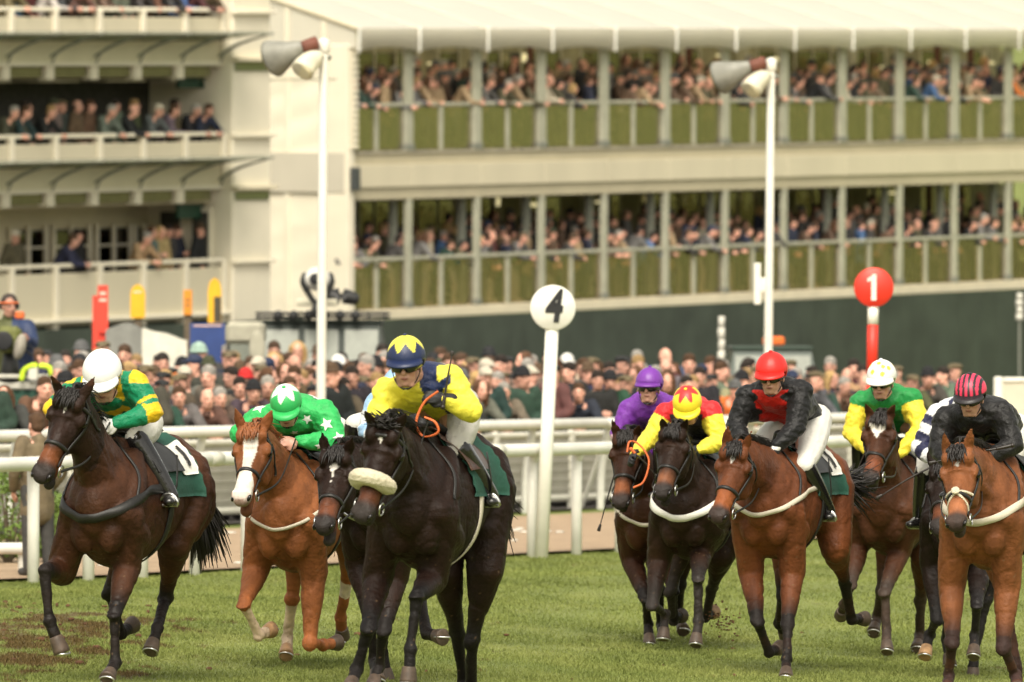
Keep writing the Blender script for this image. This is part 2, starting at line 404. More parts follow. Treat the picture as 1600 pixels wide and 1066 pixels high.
for i, t in enumerate(np.arange(-4, 62, 6.0)):
    a, b = RP0 + RM * 9.4 + RT * t, RP0 + RM * 9.4 + RT * (t + 5.97); a[2] = b[2] = 1.13
    sob('top_rail', oval(Soup(), a, b, .08, .07), rail2, M_RAILP)
for i in range(30):
    p = RP0 + RM * 9.45 + RT * (-3 + i * 2.2); q = p + RM * .55
    s = Soup().tube([(p[0], p[1], 1.10), (p[0] + RM[0] * .1, p[1] + RM[1] * .1, .55), (p[0] + RM[0] * .12, p[1] + RM[1] * .12, 0)], .05, .045, n=7); sob('post', s, rail2, M_RAILP)
    if i % 2 == 0: s = Soup().tube([(p[0], p[1], 1.06), (q[0] + RT[0] * .3, q[1] + RT[1] * .3, 0)], .03, .03, n=2); sob('brace', s, rail2, M_RAILP)
# crowd barriers: grey mesh infill in pale frames
def mesh_mat():
    m = mat('barrier_mesh', (.33, .315, .27), .8, noise=.1, nscale=3); return m
M_MESH = mesh_mat()
def BARL(i):
    p = RP0 + RM * 9.98 + RT * (-1.9 + i * 2.2); px = CX + FPX * p[0] / p[1]; q = sum(1 for k in range(i) if True)
    for x0, x1, t in ((-9999, 0, 'beyond the left edge'), (0, 150, 'left of the white-capped jockey\'s mount'), (150, 300, 'behind the white-capped jockey'), (300, 400, 'left of the chestnut horse'), (400, 560, 'behind the chestnut horse'), (560, 760, 'behind the near-black horse'), (760, 850, 'left of the white disc'), (850, 960, 'right of the white disc'), (960, 1100, 'behind the purple rider'), (1100, 1260, 'behind the red-capped rider'), (1260, 1340, 'left of the red disc'), (1340, 1460, 'behind the spotted cap'), (1460, 1600, 'behind the striped cap'), (1600, 9999, 'beyond the right edge')):
        if x0 <= px < x1: return 'grey panelled crowd barrier in a pale frame, ' + t
BSEEN = {}
for i in range(30):
    if not -90 < CX + FPX * (RP0 + RM * 9.98 + RT * (-1.9 + i * 2.2))[0] / (RP0 + RM * 9.98 + RT * (-1.9 + i * 2.2))[1] < 1690: continue
    p = RP0 + RM * 9.98 + RT * (-3 + i * 2.2); a = p; b = p + RT * 2.14; bl_ = BARL(i); BSEEN[bl_] = BSEEN.get(bl_, 0) + 1; bl_ = bl_ if BSEEN[bl_] == 1 else bl_ + ', ' + {2: 'further', 3: 'furthest'}.get(BSEEN[bl_], 'last') + ' one'; E = empty('crowd_barrier', a, bl_, 'barrier', 'crowd barriers in a row')
    c = (a + b) / 2; d = np.array([a, b])
    for z in (.16, .98): 
        sob('frame_rail', Soup().tube([a + (0, 0, z), b + (0, 0, z)], .035, .05, lat=RM, n=2, k=6), E, M_DULLP)
    for q in (a, b): sob('frame_post', Soup().tube([q + (0, 0, -.05), q + (0, 0, 1.0)], .07 if i % 2 else .045, .04, lat=RT, n=2, k=6), E, M_DULLP)
    s = Soup(); o = RM * .012
    s.quad(a + (0, 0, .2) - o, b + (0, 0, .2) - o, b + (0, 0, .95) - o, a + (0, 0, .95) - o); s.quad(a + (0, 0, .2) + o, a + (0, 0, .95) + o, b + (0, 0, .95) + o, b + (0, 0, .2) + o)
    sob('infill', s, E, M_MESH, smooth=False)
    s = Soup()
    for z in np.linspace(.28, .88, 6): s.tube([a + (0, 0, z) - RM * .03, b + (0, 0, z) - RM * .03], .006, .006, n=2, k=4)
    sob('wires', s, E, mat('wire', (.40, .38, .33), .6))

# ------------------------------------------------------------------ the stands, set out in their own level frame
UDIR = nrm([.672, 1, .0347]); WDIR = nrm([0, -.0347, 1.0]); WDIR = nrm(WDIR - UDIR * np.dot(WDIR, UDIR)); NDIR = np.cross(WDIR, UDIR)
class Frame:
    def __init__(s, px, py, Y): s.o = W(px, py, Y); s.M = np.array([UDIR, NDIR, WDIR])
    def loc(s, px, py, k=0.0):        # where the sight line through (px, py) meets the plane y = k
        C0 = s.M @ (np.array([0, 0, CZ]) - s.o); D = s.M @ np.array([(px - CX) / FPX, 1, -(py - HY) / FPX]); t = (k - C0[1]) / D[1]; p = C0 + D * t; return p[0], p[2]
    def locx(s, px, py, k=0.0):       # ... the plane x = k, giving (y, z)
        C0 = s.M @ (np.array([0, 0, CZ]) - s.o); D = s.M @ np.array([(px - CX) / FPX, 1, -(py - HY) / FPX]); t = (k - C0[0]) / D[0]; p = C0 + D * t; return p[1], p[2]
    def world(s, x, y, z): return s.o + UDIR * x + NDIR * y + WDIR * z
    def root(s, name, label, cat):
        o = bpy.data.objects.new(name, None); COL.objects.link(o); M = Matrix([[*s.M[:, i], 0] for i in range(3)] + [[0, 0, 0, 1]])
        for i in range(3): M[i][3] = s.o[i]
        o.matrix_world = M; o['_o'] = [0., 0., 0.]; return tag(o, label, cat)
M_CREAM = mat('cream_paint', (.67, .60, .44), .7, noise=.07, nscale=1.5, bump=.08, bscale=6)
M_CREAM2 = mat('pale_cream_paint', (.74, .68, .54), .7, noise=.05, nscale=1.2)
M_CREAMD = mat('fascia_board', (.46, .41, .285), .7, noise=.07, nscale=1)
M_GREYB = mat('grey_beige_panel', (.50, .46, .37), .7, noise=.05, nscale=1)
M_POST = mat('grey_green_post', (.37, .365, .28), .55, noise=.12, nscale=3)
M_POSTD = mat('dark_steel', (.20, .205, .17), .55, noise=.1)  # dark steel of brackets, inner posts and fence posts
M_FABRIC = mat('white_marquee_fabric', (.76, .73, .64), .6, noise=.03, nscale=.6, bump=.1, bscale=2)
def translucent(m, w):      # thin roofing cloth lets daylight through
    N, L = m.node_tree.nodes, m.node_tree.links; o = [n for n in N if n.type == 'OUTPUT_MATERIAL'][0]; t = N.new('ShaderNodeBsdfTranslucent'); t.inputs[0].default_value = (.9, .85, .7, 1); x = N.new('ShaderNodeMixShader'); x.inputs[0].default_value = w
    L.new(N['Principled BSDF'].outputs[0], x.inputs[1]); L.new(t.outputs[0], x.inputs[2]); L.new(x.outputs[0], o.inputs[0])
translucent(M_FABRIC, .35)
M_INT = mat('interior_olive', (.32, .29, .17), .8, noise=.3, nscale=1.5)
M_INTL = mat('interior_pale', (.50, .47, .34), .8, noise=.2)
M_DECK = mat('deck_boards', (.42, .38, .29), .8, noise=.15)
GL_B = glass_mat('balustrade_glass', (.92, .86, .74), .36, .05, .85)
GL_L = glass_mat('smoked_balustrade_glass', (.95, .88, .78), .22, .06, 1.0)
GL_W = glass_mat('window_glass', (.62, .56, .46), .12, .03, .62)
GL_C = glass_mat('canopy_glass', (.42, .50, .42), .25, .15, .8)
M_GLOW = bpy.data.materials.new('reflection_glow'); M_GLOW.use_nodes = True  # emission standing in for yellowish reflections inside the stand
_b = M_GLOW.node_tree.nodes['Principled BSDF']; _b.inputs['Emission Color'].default_value = (1, .86, .45, 1); _b.inputs['Emission Strength'].default_value = .45; _b.inputs['Base Color'].default_value = (.8, .7, .4, 1)
M_STAIN = mat('weathered_cream', (.58, .525, .385), .7, noise=.055, nscale=.9, streak=.3, bump=.05, bscale=5)
MS = Frame(540, 497, 190.0); ST = MS.root('grandstand', 'long two-storey glass-fronted marquee stand packed with racegoers, white fabric roof', 'grandstand')
def bx(root, name, lo, hi, m, bev=.01): return sob(name, Soup().bbox(lo, hi, bev), root, m, smooth=False)
Z = lambda py, px=635, k=0: MS.loc(px, py, k)[1]
XP = [MS.loc(x, 200)[0] for x in (540, 635, 742, 843, 941, 1037, 1130, 1222, 1313, 1403, 1489, 1573)]
dx = XP[-1] - XP[-2]; XP += [XP[-1] + dx * i for i in range(1, 4)]
XE = XP[-1]
z_base, zL0, zLr, zLt, zB1, zB2, zU0, zUr, zE0, zE1 = Z(497), Z(482), Z(403), Z(311), Z(292), Z(256), Z(238), Z(163), Z(78), Z(44)
DEP = 5.0
bx(ST, 'floor_slab', (0, -.12, z_base), (XE, DEP, zL0), M_CREAM); bx(ST, 'floor_slab', (0, -.05, zB2), (XE, DEP, zU0 - .02), M_CREAMD)
[bx(ST, 'fascia_panel', (XP[i] + .008, -.16, zB1), (XP[i + 1] - .008, .1, zB2 - .003), M_STAIN, .012) for i in range(len(XP) - 1)]; bx(ST, 'fascia_core', (0, -.10, zB1 + .01), (XE, .09, zB2 - .01), M_CREAMD); bx(ST, 'lower_trim', (0, -.10, zLt), (XE, .2, zB1 - .003), M_CREAMD)
bx(ST, 'deck_edge', (0, -.10, zU0 - .018), (XE, DEP, zU0 + .03), M_DECK); bx(ST, 'ceiling', (0, .2, zLt + .05), (XE, DEP, zLt + .12), M_INTL)
for lv, (z0, zr, zt) in enumerate(((zL0, zLr, zLt), (zU0 + .03, zUr, zE0 + .12))):
    for i, x in enumerate(XP):
        if i == 0: continue
        w_ = .15 if lv else .10; bx(ST, 'post', (x - w_, -.10, z0 - (.02 if lv else 0)), (x + w_, .02, zt), M_POST, .015)
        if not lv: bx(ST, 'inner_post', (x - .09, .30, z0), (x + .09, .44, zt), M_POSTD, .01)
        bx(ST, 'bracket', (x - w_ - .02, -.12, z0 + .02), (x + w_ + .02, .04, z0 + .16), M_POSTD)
    for i in range(len(XP) - 1):
        a, b = XP[i] + .11 + .05 * lv, XP[i + 1] - .11 - .05 * lv; mid = (a + b) / 2 - .02
        bx(ST, 'handrail', (a, -.06, zr - .05), (b, .06, zr + .03), M_POST, .015)
        bx(ST, 'stile', (mid - .07, -.04, z0 + .02), (mid + .07, .05, zr - .06), M_POST, .01)
        for q0, q1 in ((a + .02, mid - .08), (mid + .08, b - .02)):
            bx(ST, 'glass_panel', (q0, -.012, z0 + .03), (q1, .008, zr - .07), GL_B if lv else GL_L, .003)
    # back wall with tall windows, and things on it
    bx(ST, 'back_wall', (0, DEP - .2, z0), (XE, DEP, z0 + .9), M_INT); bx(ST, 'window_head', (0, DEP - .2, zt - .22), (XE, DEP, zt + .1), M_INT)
    for i in range(len(XP) - 1):
        a, b = XP[i], XP[i + 1]; w = b - a
        for q in range(3):
            x0 = a + w * (q + .15) / 3; bx(ST, 'window_frame', (x0, DEP - .28, z0 + .1), (x0 + .08, DEP - .21, zt - .1), M_INTL)
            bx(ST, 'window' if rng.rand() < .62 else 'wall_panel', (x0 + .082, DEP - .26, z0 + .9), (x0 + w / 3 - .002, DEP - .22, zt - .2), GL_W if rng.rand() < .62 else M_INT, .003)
        if rng.rand() < .9:
            x0 = a + rng.uniform(.3, w - .5); k_ = rng.uniform(2, 4.2); r_ = rng.uniform(.04, .09)
            bx(ST, 'inner_column', (x0, k_, z0), (x0 + .13, k_ + .12, zt), M_INTL if rng.rand() < .6 else mat('rust_post', (.12, .045, .025), .8))
        if rng.rand() < .5:
            x0 = a + rng.uniform(.4, w - .4); zz = zt - rng.uniform(.3, .7); hh = rng.choice([.05, .08, .2]); bx(ST, 'glow_patch', (x0, 4.4, zz), (x0 + rng.uniform(.12, .28), 4.5, zz + hh), M_GLOW, .02)  # glowing patches put in for reflections, no lamp fittings
# scalloped valance, one swag a bay, and the roof
M_SEAM = mat('valance_seam', (.82, .80, .72), .6)
for i in range(len(XP) - 1):
    a, b = XP[i], XP[i + 1]; s = Soup(); n_ = 14; V = []; F = []
    for j in range(n_ + 1):
        t = j / n_; x = a + (b - a) * t; zz = zE0 - .03 + .10 * math.sin(math.pi * t) ** .7
        for y in (-.34 - .03 * math.sin(math.pi * t), -.30): V += [(x, y, zz), (x, y, zE1)]
    for j in range(n_):
        q = j * 4; F += [(q, q + 4, q + 5, q + 1), (q + 2, q + 3, q + 7, q + 6), (q, q + 2, q + 6, q + 4)]
    s.add(V, F); sob('valance', s, ST, M_FABRIC)
    s = Soup().tube([(a, -.37, zE0 - .04), (a, -.38, zE1 + .02)], .055, .02, n=2, k=8); sob('valance_seam', s, ST, M_SEAM)
sl = math.tan(R(16)); RD = 13.0
for i in range(len(XP) - 1):
    a, b = XP[i], XP[i + 1]; V = []; F = []; n_, m_ = 8, 10
    for j in range(n_ + 1):
        for q in range(m_ + 1):
            t, u = j / n_, q / m_; V.append((a + (b - a) * t, -.34 + RD * u, zE1 - .01 + sl * RD * u + .10 * math.sin(math.pi * t) * math.sin(math.pi * min(1, u * 1.0 + .02))))
    for j in range(n_):
        for q in range(m_): w = m_ + 1; F.append((j * w + q, (j + 1) * w + q, (j + 1) * w + q + 1, j * w + q + 1))
    sob('roof_panel', Soup().add(V, F), ST, M_FABRIC)
    sob('roof_seam', Soup().tube([(a, -.34, zE1 + .0), (a, -.34 + RD, zE1 + .0 + sl * RD)], .03, .02, n=2, k=8), ST, mat('dull_cream_seam', (.66, .61, .48), .7))  # seams in a duller cream than the roof cloth
bx(ST, 'ridge_wall', (0, RD - .4, zE1 + .3), (XE, RD - .3, zE1 + sl * RD - .1), M_GREYB)
# gable end facing the camera: wavy fabric panels between uprights
def gab(name, py0, py1, px0, px1, m, x=-.02, th=.05):
    y0, _ = MS.locx(px1, 300, x); y1, _ = MS.locx(px0, 300, x); za = MS.locx(500, py1, x)[1]; zb = MS.locx(500, py0, x)[1]
    return y0, y1, za, zb
yA = 0.0; yB = DEP + 9; wave = lambda y, z: .05 * math.sin(z * 7 + math.sin(y * 3) * 1.2) 
def wavy(y0, y1, z0, z1, name):
    V = []; F = []; nz_, ny_ = 26, 6
    for i in range(nz_ + 1):
        for j in range(ny_ + 1):
            y = y0 + (y1 - y0) * j / ny_; z = z0 + (z1 - z0) * i / nz_; V.append((-.02 - .028 * abs(math.sin(z * 4.6 + y * 1.3)) , y, z))
    for i in range(nz_):
        for j in range(ny_): w = ny_ + 1; F.append((i * w + j, i * w + j + 1, (i + 1) * w + j + 1, (i + 1) * w + j))
    return sob(name, Soup().add(V, F), ST, M_CREAM2)
ycuts = [.55, 1.55, 2.75, 4.0, 5.6, 8, 13]
for y0, y1 in zip(ycuts[:-1], ycuts[1:]):
    for z0, z1 in ((z_base - 2.5, zB1 - .1), (zU0 + .02, zE0 + .05)): wavy(y0 + .06, y1 - .06, z0, z1, 'gable_panel')
    for z0, z1 in ((z_base - 2.5, zB1 - .1), (zU0 + .02, zE1 + sl * y0)): bx(ST, 'gable_upright', (-.09, y0 - .06, z0), (-.01, y0 + .055, z1), M_CREAM2)
bx(ST, 'gable_band', (-.12, -.05, zB1 - .1), (-.01, 13, zU0 + .02), M_GREYB)
s = Soup(); V = [(-.05, -.3, zE0 + .04), (-.05, 13, zE0 + .04), (-.05, 13, zE1 + sl * 13), (-.05, -.3, zE1)]; s.add(V, [(0, 1, 2, 3)]); V2 = [(-.01, y, z) for _, y, z in V]; s.add(V2, [(3, 2, 1, 0)]); sob('gable_top', s, ST, M_FABRIC, smooth=False)
sob('gable_edge', Soup().tube([(-.08, -.36, zE1 - .0), (-.08, 12.6, zE1 + sl * 13)], .04, .05, n=2, k=8), ST, mat('gable_piping', (.60, .53, .38), .7))
bx(ST, 'corner_post', (-.10, -.14, z_base - 2.6), (.16, .50, zE0 + .12), M_CREAM2, .02)
# ribbed downpipe and junction box at the corner
s = Soup()
for i in range(16): z = zU0 + .1 + i * (zE0 - zU0 - .1) / 16; s.bbox((.0, -.22, z), (.22, -.12, z + .10), .02)
sob('ribbed_duct', s, ST, M_CREAM2, smooth=False)
x0, z1 = MS.loc(531, 262); x1, z0_ = MS.loc(531, 298); bx(ST, 'junction_box', (-.06, -.30, z0_), (.16, -.17, z1), mat('dark_box', (.05, .055, .055), .5))
# ---- green mesh screen hung along the foot of the stand
M_SCREEN = mat('green_mesh_screen', (.038, .050, .036), .85, noise=.22, nscale=1.3, bump=.5, bscale=3)
GS = MS.root('screen_fence', 'dark green fabric screen fence hung below the stand behind the crowd', 'fence')
n_ = 300; V = []; F = []; L_ = XE + 6
for i in range(n_ + 1):
    x = -3 + (L_ + 3) * i / n_; y = -.55 + .035 * math.sin(x * 2.1 + 2 * math.sin(x * .7)) * math.sin(x * .9 + 1) + .008 * math.sin(x * 11)
    for z in (-3.6, -1.5, z_base - .02 + .04 * abs(math.sin(x * 1.18))): V.append((x, y - .008 * z * math.sin(x * 1.7), z))
for i in range(n_):
    for j in range(2): F.append((i * 3 + j, (i + 1) * 3 + j, (i + 1) * 3 + j + 1, i * 3 + j + 1))
sob('fabric', Soup().add(V, F), GS, M_SCREEN)
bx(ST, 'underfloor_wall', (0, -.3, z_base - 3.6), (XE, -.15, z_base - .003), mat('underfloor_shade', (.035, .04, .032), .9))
for i in range(16): bx(GS, 'fence_post', (-2 + i * 2.7, -.42, -3.7), (-1.9 + i * 2.7, -.34, z_base - .1), M_POSTD)

# ------------------------------------------------------------------ older cream stand at the left
LS = Frame(408, 500, 172.0); LB = LS.root('tiered_stand', 'older cream stand with open balconies and glass canopies at the left', 'grandstand')
zl = lambda py, k=0: LS.loc(350, py, k)[1]
xl = lambda px, py=300, k=0: LS.loc(px, py, k)[0]
xR, xPier, xW = 0.0, xl(348), xl(0) - 9
LD = 1.9
zt_ = zl(-60)
bx(LB, 'pier', (xPier, -.25, zl(560)), (xR, LD + 1, zt_), M_CREAM2, .03)
for py in (22, 215, 412): bx(LB, 'pier_ledge', (xPier - .03, -.36, zl(py)), (xR + .05, -.2, zl(py - 5)), M_CREAM2)
for py in (98, 300): bx(LB, 'pier_window', (xPier + .05, -.30, zl(py + 13)), (xR - .12, -.24, zl(py)), GL_C, .01)
for py in (93, 294): bx(LB, 'pier_ledge', (xPier - .03, -.40, zl(py + 3)), (xR + .05, -.2, zl(py - 4)), M_CREAM)
bx(LB, 'side_wall', (xR - .3, LD, zl(560)), (xR - .1, 18, zt_), M_CREAM2)
posts = [xl(x) for x in (11, 80, 149, 217, 283)]; stp = posts[1] - posts[0]; posts = [posts[0] - stp * i for i in range(1, 6)][::-1] + posts + [xPier - .12]
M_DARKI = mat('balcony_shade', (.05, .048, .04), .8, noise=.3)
M_GSCR = mat('dark_green_board', (.010, .05, .028), .5)
for tier, off in ((0, 0), (1, 197), (2, 394)):
    r0 = 20 + off - (4 if tier else 0)
    zr, zp0 = zl(r0 - 5), zl(r0 + (32 if tier < 2 else 78))
    # parapet panels between uprights
    for i in range(len(posts) - 1):
        a, b = posts[i] + .07, posts[i + 1] - .07
        bx(LB, 'parapet_panel', (a, -.10, zp0), (b, -.02, zr - .16), M_STAIN, .012)
        bx(LB, 'handrail', (a - .07, -.14, zr - .05), (b + .07, .0, zr + .03), M_CREAM2, .015)
    for x in posts: bx(LB, 'parapet_post', (x - .07, -.15, zp0 - .05), (x + .07, -.01, zr - .02), M_CREAM2, .012)
    bx(LB, 'floor_slab', (xW, -.05, zp0 - .12), (xPier - .02, LD, zp0), M_CREAM2)
    if tier < 2:
        zc = zl(r0 + 41); zf0, zf1 = zl(r0 + 80), zl(r0 + 46); zg0 = zl(r0 + 99)
        bx(LB, 'fascia', (xW, .05, zf0), (xPier - .02, .3, zf1 + .12), M_CREAM); bx(LB, 'fascia_lip', (xW, -.03, zf0 - .03), (xPier - .02, .2, zf0 + .05), M_CREAM2)
        for i in range(len(posts) - 1):
            a, b = posts[i], posts[i + 1]
            bx(LB, 'glazing_strip', (a + .14, .10, zg0), (b - .14, .14, zf0 - .04), mat('olive_glass', (.16, .15, .07), .15), .005)
            bx(LB, 'stub_post', (a - .12, .0, zg0 - .05), (a + .12, .25, zf0 - .03), M_CREAM2)
            # glass canopy sheet tilted up towards its outer edge, on a curved bracket
            s = Soup(); V = [(a + .02, .0, zc - .04), (b - .02, .0, zc - .04), (b - .02, -1.15, zc + .12), (a + .02, -1.15, zc + .12)]; V += [(x, y, z + .03) for x, y, z in V]
            s.add(V, [(0, 3, 2, 1), (4, 5, 6, 7), (0, 1, 5, 4), (1, 2, 6, 5), (2, 3, 7, 6), (3, 0, 4, 7)]); sob('canopy_pane', s, LB, GL_C, smooth=False)
        for x in posts:
            s = Soup().tube([(x, .0, zc - .34), (x, -.5, zc - .10), (x, -1.35, zc + .12)], [.02, .022, .012], [.028, .035, .012], n=7, k=6); s.tube([(x, .02, zc - .55), (x, -.12, zc - .30)], .018, n=2, k=6); sob('canopy_bracket', s, LB, M_POSTD)
        s = Soup().tube([(xW, -1.16, zc + .11), (xPier + .1, -1.16, zc + .11)], .03, .03, n=2, k=6); sob('canopy_edge', s, LB, M_POST)
    # recessed wall of each balcony
    zw0, zw1 = zp0, zp0 + 2.62
    bx(LB, 'balcony_ceiling', (xW, .3, zl(r0 - 92) - .0), (xPier - .02, LD, zl(r0 - 92) + .08), M_CREAMD)
    if tier == 2:
        bx(LB, 'back_wall', (xW, LD - .1, zp0), (xPier - .02, LD, zl(300)), M_CREAM)
        for px0, px1, mm in ((5, 60, GL_W), (72, 128, GL_W), (140, 192, GL_W), (200, 228, GL_W)):
            a, b = xl(px0, 360, LD), xl(px1, 360, LD); zT, zBt = LS.loc(200, 355, LD)[1], LS.loc(200, 420, LD)[1] - .3
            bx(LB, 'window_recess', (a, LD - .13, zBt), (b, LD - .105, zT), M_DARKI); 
            bx(LB, 'window', (a + .04, LD - .17, zBt + .05), (b - .04, LD - .15, zT - .04), GL_W, .003)
            for x in (a, (a + b) / 2, b): bx(LB, 'window_frame', (x - .05, LD - .22, zBt), (x + .05, LD - .14, zT + .08), M_CREAM2)
            bx(LB, 'window_frame', (a, LD - .215, (zT + zBt) / 2 + .2), (b, LD - .145, (zT + zBt) / 2 + .25), M_CREAM2)
        for q0, q1 in ((.25, .75), (.95, 1.55)):
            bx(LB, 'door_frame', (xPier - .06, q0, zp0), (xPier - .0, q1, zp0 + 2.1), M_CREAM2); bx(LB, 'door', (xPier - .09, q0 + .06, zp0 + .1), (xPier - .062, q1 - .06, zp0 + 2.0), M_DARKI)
        for px0, px1 in ((283, 318), (322, 343)):
            a, b = xl(px0, 330, .4), xl(px1, 330, .4); bx(LB, 'hanging_screen', (a, .45, LS.loc(300, 342, .4)[1]), (b, .55, LS.loc(300, 318, .4)[1]), M_GSCR)
    else:
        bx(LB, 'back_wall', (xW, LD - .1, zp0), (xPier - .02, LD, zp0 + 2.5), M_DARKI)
        if tier == 1:
            for px0, px1 in ((284, 316), (320, 344)):
                a, b = xl(px0, 130, .4), xl(px1, 130, .4); bx(LB, 'hanging_screen', (a, .45, LS.loc(300, 138, .4)[1]), (b, .55, LS.loc(300, 119, .4)[1]), M_GSCR)
            for i in range(9): a = posts[0] + i * 2.2; bx(LB, 'roof_light', (a, .5, LS.loc(200, 128, .5)[1]), (a + 1.3, 1.7, LS.loc(200, 126, .5)[1] + .02), M_INTL)
bx(LB, 'base_ledge', (xW, -.22, zl(492)), (xPier - .02, 0, zl(486)), M_CREAM2)
bx(LB, 'lower_wall', (xW, .3, zl(620)), (xPier - .02, .5, zl(493)), mat('plinth', (.05, .07, .05), .8))
for x in posts: bx(LB, 'ground_post', (x - .09, -.12, zl(560)), (x + .09, .08, zl(492)), M_CREAM2)
GS2 = LS.root('screen_fence', 'strip of green screen fence under the cream balconies', 'fence')
V = []; F = []
for i in range(121):
    x = xW + (xPier + 2 - xW) * i / 120; y = -.6 + .05 * math.sin(x * 4)
    for z in (zl(640), zl(500)): V.append((x, y, z))
for i in range(120): F.append((i * 2, i * 2 + 2, i * 2 + 3, i * 2 + 1))
sob('fabric', Soup().add(V, F), GS2, M_SCREEN)
for i in range(8): bx(GS2, 'fence_post', (xW + i * 2.6, -.5, zl(640)), (xW + i * 2.6 + .08, -.42, zl(502)), M_POSTD)
# ------------------------------------------------------------------ horses
M_COAT = mat('horse_coat', attr='Col', rough=.56, noise=.34, nscale=6, bump=.38, bscale=42, spec=.20, streak=.5, rvar=.13)
M_HAIR = mat('horse_hair', (.012, .009, .008), .5, noise=.3)
M_HAIRC = mat('chestnut_hair', (.26, .085, .025), .5, noise=.3)
M_EYE = mat('horse_eye', (.006, .004, .004), .08)
M_HOOF = mat('hoof_horn', (.075, .05, .035), .55, noise=.35, nscale=20)
M_HOOFP = mat('pale_hoof_horn', (.34, .20, .10), .55, noise=.35, nscale=20)
M_TACK = mat('black_leather', (.012, .011, .010), .5, noise=.2, bump=.1)
M_BROWNL = mat('brown_leather', (.07, .032, .018), .4, noise=.25, bump=.1)
M_METAL = mat('steel', (.55, .55, .53), .28, metal=1)
M_WEB = mat('pale_webbing', (.55, .50, .40), .8, noise=.15)
M_GREENC = mat('green_saddlecloth', (.009, .062, .040), .75, noise=.18, bump=.3, bscale=30)
M_WHITEC = mat('white_cloth', (.74, .72, .66), .8, noise=.08, bump=.15)
M_ORANGE = mat('orange_rubber', (.62, .13, .03), .6, noise=.15)
M_FLEECE = mat('fleece', (.70, .63, .47), .95, noise=.1, bump=.8, bscale=120)
M_SHOE = mat('worn_shoe', (.6, .6, .58), .3, metal=1)
HD = [  # along the head: t, half width, half depth
    (-.03, .070, .075), (.10, .092, .115), (.24, .108, .142), (.36, .092, .135), (.50, .068, .098), (.66, .055, .072), (.80, .052, .060), (.92, .056, .058), (1.0, .046, .042)]

